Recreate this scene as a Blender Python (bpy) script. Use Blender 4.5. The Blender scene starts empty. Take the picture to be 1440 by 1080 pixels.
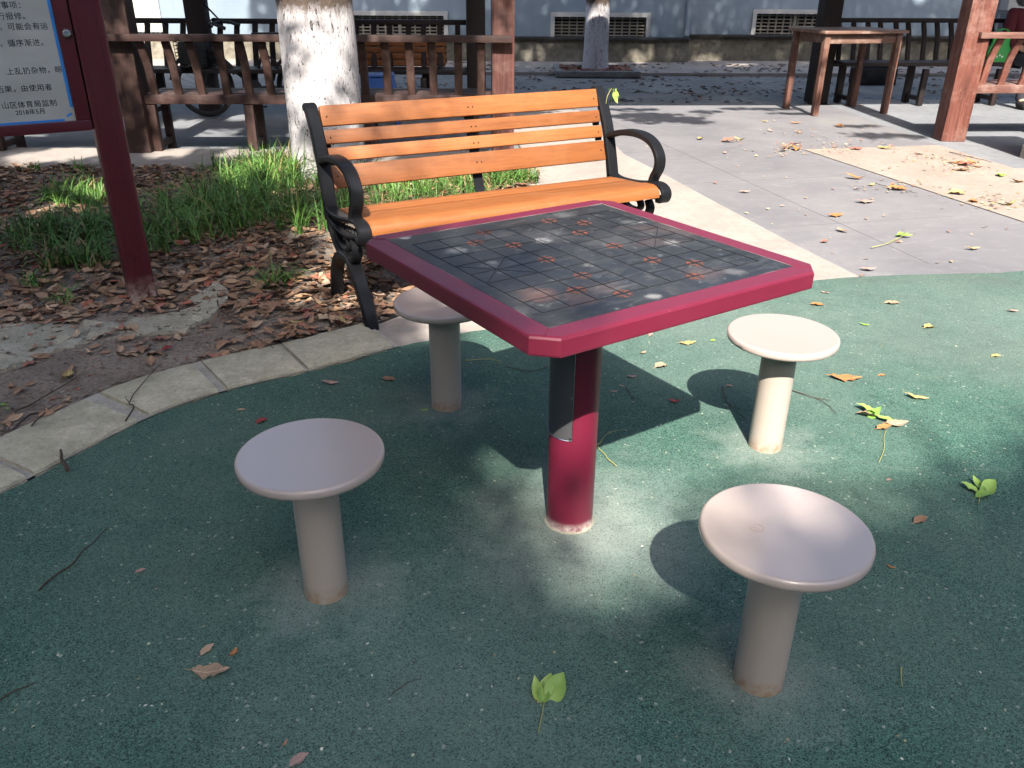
import bpy, bmesh, math, random
import numpy as np
from mathutils import Vector, Matrix, noise

random.seed(11)
rng = np.random.default_rng(5)
R = math.radians
scene = bpy.context.scene
C = scene.collection

# ------------------------------------------------------------------ camera
F_PX, PITCH, ROLL, CAM_H = 1162.8, 0.4563, 0.0071, 1.3152      # pixels of a 1440x1080 picture, radians, metres
cr, sr, cp, sp = math.cos(ROLL), math.sin(ROLL), math.cos(PITCH), math.sin(PITCH)
_r, _f, _u = Vector((1, 0, 0)), Vector((0, cp, -sp)), Vector((0, sp, cp))
RIGHT, UP, FWD = cr * _r + sr * _u, -sr * _r + cr * _u, _f
EYE = Vector((0, 0, CAM_H))
cam_data = bpy.data.cameras.new('camera')
cam = bpy.data.objects.new('camera', cam_data)
C.objects.link(cam)
cam.matrix_world = Matrix(((RIGHT.x, UP.x, -FWD.x, 0), (RIGHT.y, UP.y, -FWD.y, 0), (RIGHT.z, UP.z, -FWD.z, CAM_H), (0, 0, 0, 1)))
cam_data.sensor_fit = 'HORIZONTAL'
cam_data.sensor_width = 36
cam_data.lens = 36 * F_PX / 1440
cam_data.clip_start = 0.02
cam_data.clip_end = 400
scene.camera = cam

# ------------------------------------------------------------------ light
SUN_DX, SUN_DY = -0.02, 1.07               # how far a shadow falls per metre of height
sun_dir = Vector((-SUN_DX, -SUN_DY, 1)).normalized()     # towards the sun
world = bpy.data.worlds.new('World')
scene.world = world
world.use_nodes = True
wn = world.node_tree
bg = wn.nodes['Background']
sky = wn.nodes.new('ShaderNodeTexSky')
sky.sky_type = 'NISHITA'
sky.sun_disc = False
sky.sun_elevation = math.asin(sun_dir.z)
sky.sun_rotation = math.atan2(sun_dir.x, sun_dir.y)
sky.air_density = 1.0
sky.dust_density = 2.6
wn.links.new(sky.outputs[0], bg.inputs[0])
bg.inputs[1].default_value = 0.13
sun_data = bpy.data.lights.new('sun', 'SUN')
sun_data.energy = 3.8
sun_data.angle = R(0.53)
sun_data.color = (1.0, 0.93, 0.84)
sun = bpy.data.objects.new('sun', sun_data)
C.objects.link(sun)
sun.rotation_euler = sun_dir.to_track_quat('Z', 'Y').to_euler()
sun.location = (0, -20, 20)
scene.view_settings.view_transform = 'Standard'
scene.view_settings.look = 'None'
scene.view_settings.gamma = 1
scene.view_settings.use_curve_mapping = False
scene.view_settings.exposure = 1.9
scene.cycles.max_bounces = 6
scene.cycles.use_denoising = True
scene.cycles.caustics_reflective = False
scene.cycles.caustics_refractive = False


def G(u, v, z=0.0):
    """point at height z that the photograph shows at pixel (u, v)"""
    d = FWD + RIGHT * ((u - 720) / F_PX) - UP * ((v - 540) / F_PX)
    return EYE + d * ((z - CAM_H) / d.z)


def AT(u, v, y):
    d = FWD + RIGHT * ((u - 720) / F_PX) - UP * ((v - 540) / F_PX)
    return EYE + d * (y / d.y)


# ------------------------------------------------------------------ material helpers
class Mat:
    def __init__(self, name, base=(0.5, 0.5, 0.5), rough=0.6, metal=0.0, spec=0.5):
        self.m = bpy.data.materials.new(name)
        self.m.use_nodes = True
        self.nt = self.m.node_tree
        self.b = self.nt.nodes['Principled BSDF']
        self.b.inputs['Base Color'].default_value = (*base, 1)
        self.b.inputs['Roughness'].default_value = rough
        self.b.inputs['Metallic'].default_value = metal
        self.b.inputs['Specular IOR Level'].default_value = spec
        self._c = {}

    def n(self, t, **kw):
        nd = self.nt.nodes.new('ShaderNode' + t)
        for k, v in kw.items():
            setattr(nd, k, v)
        return nd

    def link(self, a, b):
        self.nt.links.new(a, b)

    def set(self, sock, v):
        if hasattr(v, 'is_output') or isinstance(v, bpy.types.NodeSocket):
            self.link(v, sock)
        elif isinstance(v, (tuple, list)) and len(v) == 3 and sock.type == 'RGBA':
            sock.default_value = (*v, 1)
        else:
            sock.default_value = v

    def coord(self, kind='Object', scale=(1, 1, 1)):
        key = (kind, tuple(scale))
        if key not in self._c:
            if kind == 'pos':
                o = self.n('NewGeometry').outputs['Position']
            else:
                o = self.n('TexCoord').outputs[kind]
            if tuple(scale) != (1, 1, 1):
                mp = self.n('Mapping')
                mp.inputs['Scale'].default_value = scale
                self.link(o, mp.inputs[0])
                o = mp.outputs[0]
            self._c[key] = o
        return self._c[key]

    def noise(self, scale, co, detail=4, rough=0.55, dist=0.0):
        t = self.n('TexNoise')
        self.link(co, t.inputs['Vector'])
        t.inputs['Scale'].default_value = scale
        t.inputs['Detail'].default_value = detail
        t.inputs['Roughness'].default_value = rough
        t.inputs['Distortion'].default_value = dist
        return t.outputs['Fac']

    def voro(self, scale, co, out='Color', feature='F1', rnd=1.0):
        t = self.n('TexVoronoi', feature=feature)
        self.link(co, t.inputs['Vector'])
        t.inputs['Scale'].default_value = scale
        t.inputs['Randomness'].default_value = rnd
        return t.outputs[out]

    def ramp(self, fac, stops, interp='LINEAR'):
        r = self.n('ValToRGB')
        r.color_ramp.interpolation = interp
        e = r.color_ramp.elements
        while len(e) < len(stops):
            e.new(0.5)
        for el, (p, c) in zip(e, stops):
            el.position = p
            el.color = (c, c, c, 1) if isinstance(c, (int, float)) else (*c, 1)
        self.link(fac, r.inputs[0])
        return r.outputs[0]

    def mix(self, fac, a, b, mode='MIX'):
        x = self.n('MixRGB', blend_type=mode)
        self.set(x.inputs[0], fac)
        self.set(x.inputs[1], a)
        self.set(x.inputs[2], b)
        return x.outputs[0]

    def math(self, op, a, b=0.0, clamp=False):
        x = self.n('Math', operation=op, use_clamp=clamp)
        self.set(x.inputs[0], a)
        self.set(x.inputs[1], b)
        return x.outputs[0]

    def sep(self, co):
        s = self.n('SeparateXYZ')
        self.link(co, s.inputs[0])
        return s.outputs

    def rnd(self):
        return self.n('ObjectInfo').outputs['Random']

    def color(self, v):
        self.set(self.b.inputs['Base Color'], v)

    def rough(self, v):
        self.set(self.b.inputs['Roughness'], v)

    def bump(self, h, strength=0.3, dist=0.01):
        b = self.n('Bump')
        b.inputs['Strength'].default_value = strength
        b.inputs['Distance'].default_value = dist
        self.link(h, b.inputs['Height'])
        self.link(b.outputs[0], self.b.inputs['Normal'])

    def dist_to(self, co, p):
        v = self.n('VectorMath', operation='DISTANCE')
        self.link(co, v.inputs[0])
        v.inputs[1].default_value = p
        return v.outputs['Value']


# ------------------------------------------------------------------ mesh helpers
def box(bm, c, s, rot=None, bev=0.0):
    m = Matrix.Translation(Vector(c)) @ (rot.to_4x4() if rot else Matrix.Identity(4)) @ Matrix.Diagonal((s[0], s[1], s[2], 1))
    r = bmesh.ops.create_cube(bm, size=1, matrix=m)
    if bev:
        es = list({e for v in r['verts'] for e in v.link_edges})
        bmesh.ops.bevel(bm, geom=es, offset=bev, segments=2, affect='EDGES', profile=0.6, clamp_overlap=True)


def tube(bm, pts, rad, n=8, cap=True, flat=None):
    """round tube along points; rad is a number or one per point"""
    pts = [Vector(p) for p in pts]
    if isinstance(rad, (int, float)):
        rad = [rad] * len(pts)
    rings = []
    side = None
    for i, p in enumerate(pts):
        t = (pts[min(i + 1, len(pts) - 1)] - pts[max(i - 1, 0)]).normalized()
        if side is None:
            side = t.orthogonal().normalized()
        side = (side - t * side.dot(t)).normalized()
        up = t.cross(side)
        rings.append([bm.verts.new(p + (side * math.cos(2 * math.pi * k / n) + up * math.sin(2 * math.pi * k / n)) * rad[i]) for k in range(n)])
    for a, b in zip(rings, rings[1:]):
        for k in range(n):
            bm.faces.new((a[k], a[(k + 1) % n], b[(k + 1) % n], b[k]))
    if cap:
        bm.faces.new(rings[0][::-1])
        bm.faces.new(rings[-1])


def lathe(bm, prof, n=48, c=(0, 0, 0)):
    c = Vector(c)
    rings = []
    for r, z in prof:
        if r < 1e-6:
            rings.append([bm.verts.new(c + Vector((0, 0, z)))])
        else:
            rings.append([bm.verts.new(c + Vector((r * math.cos(2 * math.pi * k / n), r * math.sin(2 * math.pi * k / n), z))) for k in range(n)])
    for a, b in zip(rings, rings[1:]):
        for k in range(n):
            k2 = (k + 1) % n
            if len(a) == 1 and len(b) == 1:
                continue
            if len(a) == 1:
                bm.faces.new((a[0], b[k2], b[k]))
            elif len(b) == 1:
                bm.faces.new((a[k], a[k2], b[0]))
            else:
                bm.faces.new((a[k], a[k2], b[k2], b[k]))


def prism(bm, poly, z0, z1, mtx=None):
    """extruded polygon (x, y) from z0 to z1"""
    lo = [bm.verts.new((x, y, z0)) for x, y in poly]
    hi = [bm.verts.new((x, y, z1)) for x, y in poly]
    n = len(poly)
    fs = [bm.faces.new(lo[::-1]), bm.faces.new(hi)]
    for k in range(n):
        fs.append(bm.faces.new((lo[k], lo[(k + 1) % n], hi[(k + 1) % n], hi[k])))
    if mtx:
        bmesh.ops.transform(bm, matrix=mtx, verts=lo + hi)
    return fs


def smooth_path(pts, k=8):
    """Catmull-Rom through points"""
    P = [Vector(p) for p in pts]
    out = []
    for i in range(len(P) - 1):
        p0, p1, p2, p3 = P[max(i - 1, 0)], P[i], P[i + 1], P[min(i + 2, len(P) - 1)]
        for j in range(k):
            t = j / k
            out.append(0.5 * ((2 * p1) + (p2 - p0) * t + (2 * p0 - 5 * p1 + 4 * p2 - p3) * t * t + (3 * p1 - p0 - 3 * p2 + p3) * t ** 3))
    out.append(P[-1])
    return out


def bar(bm, path, x0, x1, th, k=6, raw=False):
    """a flat bar: path of (y, z) swept, th thick across the path, from x0 to x1 wide"""
    pts = [Vector((0, y, z)) for y, z in path]
    if not raw:
        pts = smooth_path(pts, k)
    if isinstance(th, (int, float)):
        th = [th, th]
    m = len(pts)
    rows = []
    for i, p in enumerate(pts):
        t = (pts[min(i + 1, m - 1)] - pts[max(i - 1, 0)]).normalized()
        nn = Vector((0, -t.z, t.y))
        f = i / (m - 1) * (len(th) - 1)
        a = int(min(f, len(th) - 2))
        h = (th[a] + (th[a + 1] - th[a]) * (f - a)) / 2
        e = min(0.006, h * 0.6, (x1 - x0) * 0.25)
        cs = [(x0, -h + e), (x0 + e, -h), (x1 - e, -h), (x1, -h + e), (x1, h - e), (x1 - e, h), (x0 + e, h), (x0, h - e)]
        rows.append([bm.verts.new(p + nn * b + Vector((a_, 0, 0))) for a_, b in cs])
    for a, b in zip(rows, rows[1:]):
        for q in range(8):
            bm.faces.new((a[q], a[(q + 1) % 8], b[(q + 1) % 8], b[q]))
    bm.faces.new(rows[0][::-1])
    bm.faces.new(rows[-1])


def obj(name, bm, mat=None, parent=None, sharp=35, tag_=None, loc=None):
    me = bpy.data.meshes.new(name)
    bmesh.ops.recalc_face_normals(bm, faces=bm.faces)
    bm.to_mesh(me)
    bm.free()
    if mat:
        me.materials.append(mat.m if isinstance(mat, Mat) else mat)
    if sharp:
        me.polygons.foreach_set('use_smooth', [True] * len(me.polygons))
        me.set_sharp_from_angle(angle=R(sharp))
    o = bpy.data.objects.new(name, me)
    C.objects.link(o)
    if parent:
        o.parent = parent
    if loc:
        o.location = loc
    return o


def new():
    return bmesh.new()


def tag(o, label, cat, group=None):
    o['label'] = label
    o['category'] = cat
    if group:
        o['group'] = group
    return o


def thing(name, label, cat, loc=(0, 0, 0), rz=0.0, group=None):
    o = bpy.data.objects.new(name, None)
    o.empty_display_size = 0.1
    C.objects.link(o)
    o.location = loc
    o.rotation_euler = (0, 0, rz)
    return tag(o, label, cat, group)


def structure(o):
    o['kind'] = 'structure'
    return o


def copy_tree(o, parent=None):
    c = o.copy()
    C.objects.link(c)
    c.parent = parent
    for ch in list(o.children):
        copy_tree(ch, c)
    return c


def sheet(name, poly, z, mat, kind='structure'):
    bm = new()
    f = bm.faces.new([bm.verts.new((p[0], p[1], z)) for p in poly])
    bmesh.ops.triangulate(bm, faces=[f])
    o = obj(name, bm, mat, sharp=0)
    me = o.data
    for p in me.polygons:                       # face up
        if p.normal.z < 0:
            p.flip()
    o['kind'] = kind
    return o


def jit(a):
    return random.uniform(-a, a)


# ------------------------------------------------------------------ materials
POST = (0.157, 1.842, 0)
STOOLS = [(-0.438, 1.550), (0.519, 1.283), (0.795, 2.2475), (-0.222, 2.503)]

M_rubber = Mat('green_rubber', rough=0.92, spec=0.25)
co = M_rubber.coord('pos')
cell = M_rubber.voro(400, co)
cellv = M_rubber.sep(cell)[0]
big = M_rubber.noise(1.6, co, 5, 0.6)
mid = M_rubber.noise(9, co, 4, 0.6)
base = M_rubber.ramp(cellv, [(0.0, (0.008, 0.022, 0.018)), (0.3, (0.036, 0.094, 0.073)), (0.7, (0.067, 0.153, 0.118)), (0.92, (0.092, 0.187, 0.147)), (1.0, (0.145, 0.235, 0.19))])
base = M_rubber.mix(M_rubber.ramp(big, [(0.35, 0.0), (0.7, 0.5)]), base, (0.13, 0.175, 0.142))
base = M_rubber.mix(M_rubber.ramp(mid, [(0.45, 0.0), (0.75, 0.3)]), base, (0.03, 0.075, 0.07))
fleck = M_rubber.sep(M_rubber.voro(150, co))[1]
base = M_rubber.mix(M_rubber.ramp(fleck, [(0.991, 0.0), (0.996, 0.5)]), base, (0.42, 0.44, 0.36))
fl2 = M_rubber.voro(21, co, 'Distance')
fl2c = M_rubber.sep(M_rubber.voro(21, co))[0]
spot = M_rubber.math('MULTIPLY', M_rubber.ramp(fl2, [(0.04, 1.0), (0.08, 0.0)]), M_rubber.ramp(fl2c, [(0.93, 0.0), (0.94, 1.0)]))
base = M_rubber.mix(M_rubber.math('MULTIPLY', spot, 0.75), base, (0.5, 0.52, 0.47))
for px, py, r0, r1, st in [(POST[0] + .06, POST[1] - .04, 0.07, 0.42, .85)] + [(x, y, 0.045, 0.2, .55) for x, y in STOOLS] + [(0.9, 3.3, .1, .9, .35), (2.1, 3.4, .1, .9, .35), (-0.2, 1.3, .05, .5, .25)]:
    d = M_rubber.dist_to(co, (px, py, 0))
    wob = M_rubber.math('ADD', d, M_rubber.math('MULTIPLY', M_rubber.math('SUBTRACT', mid, 0.5), 0.35))
    mr = M_rubber.n('MapRange')
    mr.inputs['From Min'].default_value = r1
    mr.inputs['From Max'].default_value = r0
    M_rubber.link(wob, mr.inputs['Value'])
    fac = M_rubber.math('MULTIPLY', mr.outputs[0], st)
    paler_grey = M_rubber.mix(0.6, base, (0.33, 0.36, 0.33))  # paler, greyer rubber round the posts and in a few open patches
    base = M_rubber.mix(fac, base, paler_grey)
big2 = M_rubber.noise(0.75, co, 4, 0.6, 0.5)
base = M_rubber.mix(M_rubber.ramp(big2, [(0.52, 0.0), (0.68, 0.35)]), base, (0.10, 0.105, 0.10))
scuff = M_rubber.noise(2.6, M_rubber.coord('pos', (1, 2.3, 1)), 7, 0.75, 1.4)
base = M_rubber.mix(M_rubber.ramp(scuff, [(0.60, 0.0), (0.70, 0.30)]), base, (0.21, 0.235, 0.21))
base = M_rubber.mix(M_rubber.ramp(cellv, [(0.0, 0.6), (0.16, 0.0)]), base, (0.010, 0.026, 0.02))
M_rubber.color(base)
M_rubber.bump(M_rubber.math('ADD', cellv, M_rubber.math('MULTIPLY', mid, 2.0)), 0.9, 0.004)


def concrete(name, a, b, c, rough=0.85, scale=3.0, stain=0.4):
    m = Mat(name, rough=rough, spec=0.3)
    co = m.coord('pos')
    n1 = m.noise(scale, co, 6, 0.65)
    n2 = m.noise(scale * 9, co, 5, 0.6)
    n3 = m.noise(180, co, 2, 0.5)
    col = m.ramp(n1, [(0.3, a), (0.55, b), (0.75, c)])
    col = m.mix(m.ramp(n2, [(0.42, 0.0), (0.7, stain)]), col, tuple(x * 0.5 for x in a))
    col = m.mix(m.ramp(n3, [(0.35, 0.25), (0.6, 0.0)]), col, tuple(x * 0.45 for x in b))
    m.color(col)
    m.bump(m.math('ADD', n2, m.math('MULTIPLY', n3, 0.4)), 0.35, 0.006)
    return m


M_pale = concrete('pale_concrete', (0.265, 0.235, 0.21), (0.33, 0.292, 0.262), (0.375, 0.338, 0.305), scale=2.2, stain=0.25)
M_beige = concrete('beige_concrete', (0.26, 0.218, 0.186), (0.315, 0.266, 0.228), (0.35, 0.305, 0.268), scale=2.6, stain=0.35)
M_kerb = concrete('kerb_stone', (0.34, 0.32, 0.235), (0.46, 0.425, 0.315), (0.56, 0.505, 0.39), scale=7.0, stain=0.35)
_nt = M_kerb
_co = _nt.coord('pos')
_pit = _nt.ramp(_nt.noise(55, _co, 5, 0.75), [(0.33, 1.0), (0.40, 0.0)])
_blk = _nt.ramp(_nt.noise(16, _co, 6, 0.75, 0.5), [(0.56, 0.0), (0.66, 0.6)])
_src = _nt.b.inputs['Base Color'].links[0].from_socket
_c1 = _nt.mix(_blk, _src, (0.55, 0.50, 0.42))
_nt.color(_nt.mix(_nt.math('MULTIPLY', _pit, 0.7), _c1, (0.12, 0.105, 0.08)))
M_mortar = concrete('mortar', (0.30, 0.285, 0.25), (0.40, 0.38, 0.335), (0.48, 0.46, 0.41), scale=14)
M_rubble = concrete('old_mortar', (0.26, 0.24, 0.18), (0.37, 0.345, 0.27), (0.46, 0.43, 0.345), scale=13, stain=0.6)
M_asphalt = concrete('dark_paving', (0.15, 0.152, 0.147), (0.21, 0.21, 0.20), (0.28, 0.272, 0.255), scale=1.2, stain=0.4)
M_floor = concrete('pavilion_floor', (0.16, 0.17, 0.185), (0.21, 0.22, 0.235), (0.26, 0.265, 0.27), scale=1.0, stain=0.3)
M_plinth = concrete('stained_plinth', (0.12, 0.11, 0.08), (0.21, 0.195, 0.155), (0.36, 0.325, 0.275), scale=1.5, stain=0.7)

M_slab = Mat('grey_slab', rough=0.8, spec=0.3)
co = M_slab.coord('pos')
st1 = M_slab.noise(0.9, co, 6, 0.65, 0.6)
st2 = M_slab.noise(7, M_slab.coord('pos', (1, 1.9, 1)), 6, 0.7, 0.8)
st3 = M_slab.noise(90, co, 3, 0.6)
col = M_slab.ramp(st1, [(0.3, (0.128, 0.127, 0.138)), (0.5, (0.162, 0.159, 0.169)), (0.7, (0.205, 0.199, 0.201))])
col = M_slab.mix(M_slab.ramp(st2, [(0.52, 0.0), (0.72, 0.55)]), col, (0.24, 0.23, 0.226))
col = M_slab.mix(M_slab.ramp(st2, [(0.28, 0.5), (0.42, 0.0)]), col, (0.15, 0.15, 0.16))
col = M_slab.mix(M_slab.ramp(st3, [(0.5, 0.0), (0.75, 0.55)]), col, (0.14, 0.14, 0.145))
M_slab.color(col)
M_slab.bump(M_slab.math('ADD', st2, st3), 0.25, 0.004)
M_joint = Mat('slab_joint', (0.12, 0.115, 0.115), 0.9)

M_soil = Mat('brown_soil', rough=0.95, spec=0.15)
co = M_soil.coord('pos')
n1, n2 = M_soil.noise(5, co, 6, 0.7), M_soil.noise(70, co, 5, 0.7)
col = M_soil.ramp(n1, [(0.3, (0.19, 0.155, 0.125)), (0.55, (0.30, 0.25, 0.205)), (0.75, (0.40, 0.34, 0.285))])
col = M_soil.mix(M_soil.ramp(n2, [(0.45, 0.0), (0.7, 0.7)]), col, (0.07, 0.056, 0.046))
M_soil.color(col)
M_soil.bump(M_soil.math('ADD', n2, M_soil.math('MULTIPLY', n1, 0.6)), 0.9, 0.02)


def paint(name, base, rough=0.32, wear=(0.4, 0.38, 0.36), wear_amt=0.02, coat=0.0, base_wear=None, scratch=0.0, var=0.12, bmp=True):
    m = Mat(name, base, rough)
    co = m.coord('Object')
    n = m.noise(6, co, 5, 0.6)
    col = m.mix(m.math('MULTIPLY', n, var * 2), base, tuple(min(1, x * 1.25 + 0.015) for x in base))
    fine = m.noise(45, co, 6, 0.75)
    col = m.mix(m.ramp(fine, [(0.70, 0.0), (0.74, wear_amt * 10)]), col, wear)
    h = m.sep(co)[2]
    if base_wear:
        top, c1, c2 = base_wear
        mr = m.n('MapRange')
        mr.inputs['From Min'].default_value = top
        mr.inputs['From Max'].default_value = 0.0
        m.link(h, mr.inputs['Value'])
        edge = m.math('MULTIPLY', mr.outputs[0], m.ramp(m.noise(38, co, 6, 0.7), [(0.35, 0.0), (0.62, 1.35)]))
        col = m.mix(m.math('MINIMUM', edge, 1.0), col, m.mix(m.ramp(m.noise(60, co, 3), [(0.42, 0.0), (0.58, 1.0)]), c1, c2))
    m.color(col)
    m.rough(m.math('ADD', m.math('MULTIPLY', n, 0.22 if bmp else 0.06), rough - (0.1 if bmp else 0.03)))
    if coat:
        m.b.inputs['Coat Weight'].default_value = coat
        m.b.inputs['Coat Roughness'].default_value = 0.16
    if bmp:
        m.bump(m.noise(30, co, 4), 0.04, 0.004)
    return m


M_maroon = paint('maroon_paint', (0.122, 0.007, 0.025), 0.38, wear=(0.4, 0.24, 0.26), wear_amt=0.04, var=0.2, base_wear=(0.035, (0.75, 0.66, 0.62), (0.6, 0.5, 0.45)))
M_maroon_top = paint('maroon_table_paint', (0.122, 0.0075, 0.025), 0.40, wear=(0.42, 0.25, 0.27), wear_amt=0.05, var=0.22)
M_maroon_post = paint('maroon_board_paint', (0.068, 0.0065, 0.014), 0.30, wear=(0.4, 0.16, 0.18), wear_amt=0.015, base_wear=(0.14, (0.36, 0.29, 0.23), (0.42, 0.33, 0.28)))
M_stool = paint('stool_beige_paint', (0.365, 0.308, 0.278), 0.26, wear=(0.24, 0.19, 0.16), wear_amt=0.004, var=0.10, coat=0.5, bmp=False)
M_stoolpost = paint('stool_post_paint', (0.365, 0.315, 0.27), 0.36, wear=(0.3, 0.24, 0.2), wear_amt=0.01, base_wear=(0.05, (0.27, 0.15, 0.08), (0.33, 0.26, 0.17)), var=0.1)
M_iron = paint('black_iron', (0.007, 0.0075, 0.009), 0.38, wear=(0.07, 0.065, 0.06), wear_amt=0.03, coat=0.0)
M_iron.b.inputs['Specular IOR Level'].default_value = 0.16
M_blackmetal = paint('black_metal', (0.02, 0.02, 0.022), 0.5)
M_plate = paint('dark_plate', (0.055, 0.056, 0.06), 0.35, wear=(0.3, 0.3, 0.3), wear_amt=0.03)

M_board = Mat('dark_stone_board', rough=0.36, spec=0.5)
co = M_board.coord('Object')
n1 = M_board.noise(5, co, 7, 0.7, 0.6)
n2 = M_board.noise(28, co, 6, 0.7, 0.3)
n3 = M_board.noise(9, M_board.coord('Object', (1, 3.2, 1)), 6, 0.75, 1.0)
col = M_board.ramp(n1, [(0.3, (0.010, 0.0105, 0.011)), (0.52, (0.019, 0.0195, 0.020)), (0.75, (0.05, 0.05, 0.05))])
col = M_board.mix(M_board.ramp(n3, [(0.52, 0.0), (0.72, 0.7)]), col, (0.085, 0.084, 0.083))
col = M_board.mix(M_board.ramp(n2, [(0.59, 0.0), (0.72, 0.8)]), col, (0.15, 0.147, 0.14))
col = M_board.mix(M_board.ramp(M_board.noise(3.4, co, 3, 0.5), [(0.60, 0.0), (0.72, 0.4)]), col, (0.17, 0.10, 0.08))
vd = M_board.voro(5.5, co, 'Distance')
vc = M_board.sep(M_board.voro(5.5, co))[0]
blob = M_board.math('MULTIPLY', M_board.ramp(vd, [(0.03, 1.0), (0.16, 0.0)]), M_board.ramp(vc, [(0.72, 0.0), (0.74, 1.0)]))
blob = M_board.math('MULTIPLY', blob, M_board.ramp(n2, [(0.40, 0.0), (0.55, 1.0)]))
col = M_board.mix(M_board.math('MULTIPLY', blob, 0.8), col, (0.48, 0.47, 0.46))
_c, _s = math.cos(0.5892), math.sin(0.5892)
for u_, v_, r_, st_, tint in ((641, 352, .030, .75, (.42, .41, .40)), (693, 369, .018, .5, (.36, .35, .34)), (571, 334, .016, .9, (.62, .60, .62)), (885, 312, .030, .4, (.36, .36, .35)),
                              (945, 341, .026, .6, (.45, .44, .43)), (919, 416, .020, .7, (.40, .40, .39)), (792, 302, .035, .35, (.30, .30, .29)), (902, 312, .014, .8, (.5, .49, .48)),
                              (848, 405, .05, .3, (.24, .15, .12)), (757, 415, .055, .55, (.20, .095, .07)), (815, 420, .05, .4, (.22, .12, .09)), (990, 385, .06, .4, (.19, .12, .10)),  # red-brown patch near the front: a reflection painted into the board colour
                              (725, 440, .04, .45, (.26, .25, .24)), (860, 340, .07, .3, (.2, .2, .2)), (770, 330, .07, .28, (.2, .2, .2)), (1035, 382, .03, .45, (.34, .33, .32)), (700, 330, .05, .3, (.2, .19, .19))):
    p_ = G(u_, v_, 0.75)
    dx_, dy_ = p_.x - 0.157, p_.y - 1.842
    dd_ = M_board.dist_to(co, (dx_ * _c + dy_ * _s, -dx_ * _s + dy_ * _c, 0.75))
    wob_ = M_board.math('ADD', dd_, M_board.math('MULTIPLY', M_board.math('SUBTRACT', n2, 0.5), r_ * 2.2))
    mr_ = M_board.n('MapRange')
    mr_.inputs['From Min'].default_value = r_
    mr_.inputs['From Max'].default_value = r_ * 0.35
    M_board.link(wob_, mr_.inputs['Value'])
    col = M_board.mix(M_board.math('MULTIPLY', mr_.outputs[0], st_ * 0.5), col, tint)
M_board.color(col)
M_board.rough(M_board.ramp(n1, [(0.3, 0.30), (0.7, 0.52)]))
M_board.bump(n2, 0.08, 0.003)
M_line = Mat('engraved_line', (0.006, 0.006, 0.007), 0.6)
M_red = Mat('red_mark', (0.2, 0.045, 0.018), 0.6)
M_red.color(M_red.mix(M_red.ramp(M_red.noise(120, M_red.coord('pos'), 4), [(0.36, 0.0), (0.58, 0.95)]), (0.20, 0.05, 0.024), (0.04, 0.03, 0.028)))
M_dust = Mat('joint_dust', (0.2, 0.18, 0.175), 0.9)
M_chalk = Mat('white_scuff', (0.5, 0.49, 0.47), 0.8)


def wood(name, a, b, c, axis='x', rough=0.6, scale=1.0, knots=False, wear=None):
    m = Mat(name, rough=rough, spec=0.35)
    s = {'x': (1.2, 18, 18), 'y': (18, 1.2, 18), 'z': (18, 18, 1.2)}[axis]
    co = m.coord('Object', s)
    oi = m.rnd()
    vadd = m.n('VectorMath', operation='ADD')
    m.link(co, vadd.inputs[0])
    cmb = m.n('CombineXYZ')
    for k in range(3):
        m.link(m.math('MULTIPLY', oi, 37.0 + 11 * k), cmb.inputs[k])
    m.link(cmb.outputs[0], vadd.inputs[1])
    v = vadd.outputs[0]
    g1 = m.noise(1.3 * scale, v, 6, 0.65, 0.8 if knots else 0.25)
    g2 = m.noise(6 * scale, v, 4, 0.6, 0.2)
    col = m.ramp(g1, [(0.3, a), (0.52, b), (0.72, c)])
    col = m.mix(m.ramp(g2, [(0.45, 0.0), (0.75, 0.55)]), col, tuple(x * 0.55 for x in a))
    if wear:
        col = m.mix(m.ramp(m.noise(5, m.coord('Object'), 6, 0.7), [(0.5, 0.0), (0.72, 0.75)]), col, wear)
    br = m.math('ADD', m.math('MULTIPLY', oi, 0.35), 0.82)
    hs = m.n('HueSaturation')
    m.link(col, hs.inputs['Color'])
    m.link(br, hs.inputs['Value'])
    m.color(hs.outputs[0])
    m.bump(g1, 0.25, 0.006)
    return m


M_orange = wood('orange_slat', (0.215, 0.072, 0.020), (0.25, 0.087, 0.025), (0.28, 0.10, 0.030), 'x', 0.5, 1.0, wear=(0.27, 0.11, 0.042))
M_wood_x = wood('stained_wood_x', (0.020, 0.010, 0.008), (0.036, 0.017, 0.014), (0.064, 0.034, 0.029), 'x', 0.65, 1.0, wear=(0.10, 0.066, 0.058))
M_wood_z = wood('stained_wood_z', (0.024, 0.011, 0.009), (0.044, 0.022, 0.017), (0.078, 0.042, 0.034), 'z', 0.65, 1.0, wear=(0.10, 0.066, 0.058))
M_midwood = wood('brown_post_wood', (0.035, 0.014, 0.012), (0.085, 0.032, 0.026), (0.14, 0.062, 0.05), 'z', 0.6, 0.9, True, wear=(0.16, 0.10, 0.085))
M_redwood = wood('red_post_wood', (0.07, 0.024, 0.018), (0.175, 0.06, 0.042), (0.27, 0.115, 0.084), 'z', 0.62, 0.9, True, wear=(0.30, 0.18, 0.145))
M_redwood_x = wood('red_rail_wood', (0.07, 0.03, 0.023), (0.13, 0.06, 0.046), (0.21, 0.115, 0.09), 'x', 0.6, 0.9, False, wear=(0.27, 0.19, 0.16))
M_darkwood_x = wood('dark_wood_x', (0.012, 0.009, 0.009), (0.02, 0.013, 0.013), (0.032, 0.02, 0.02), 'x', 0.6)
M_darkwood_z = wood('dark_wood_z', (0.012, 0.009, 0.009), (0.022, 0.013, 0.012), (0.038, 0.022, 0.02), 'z', 0.6)
M_tablewood = wood('table_wood_x', (0.085, 0.045, 0.034), (0.15, 0.085, 0.062), (0.24, 0.155, 0.12), 'x', 0.65, 1, wear=(0.36, 0.28, 0.22))
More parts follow.
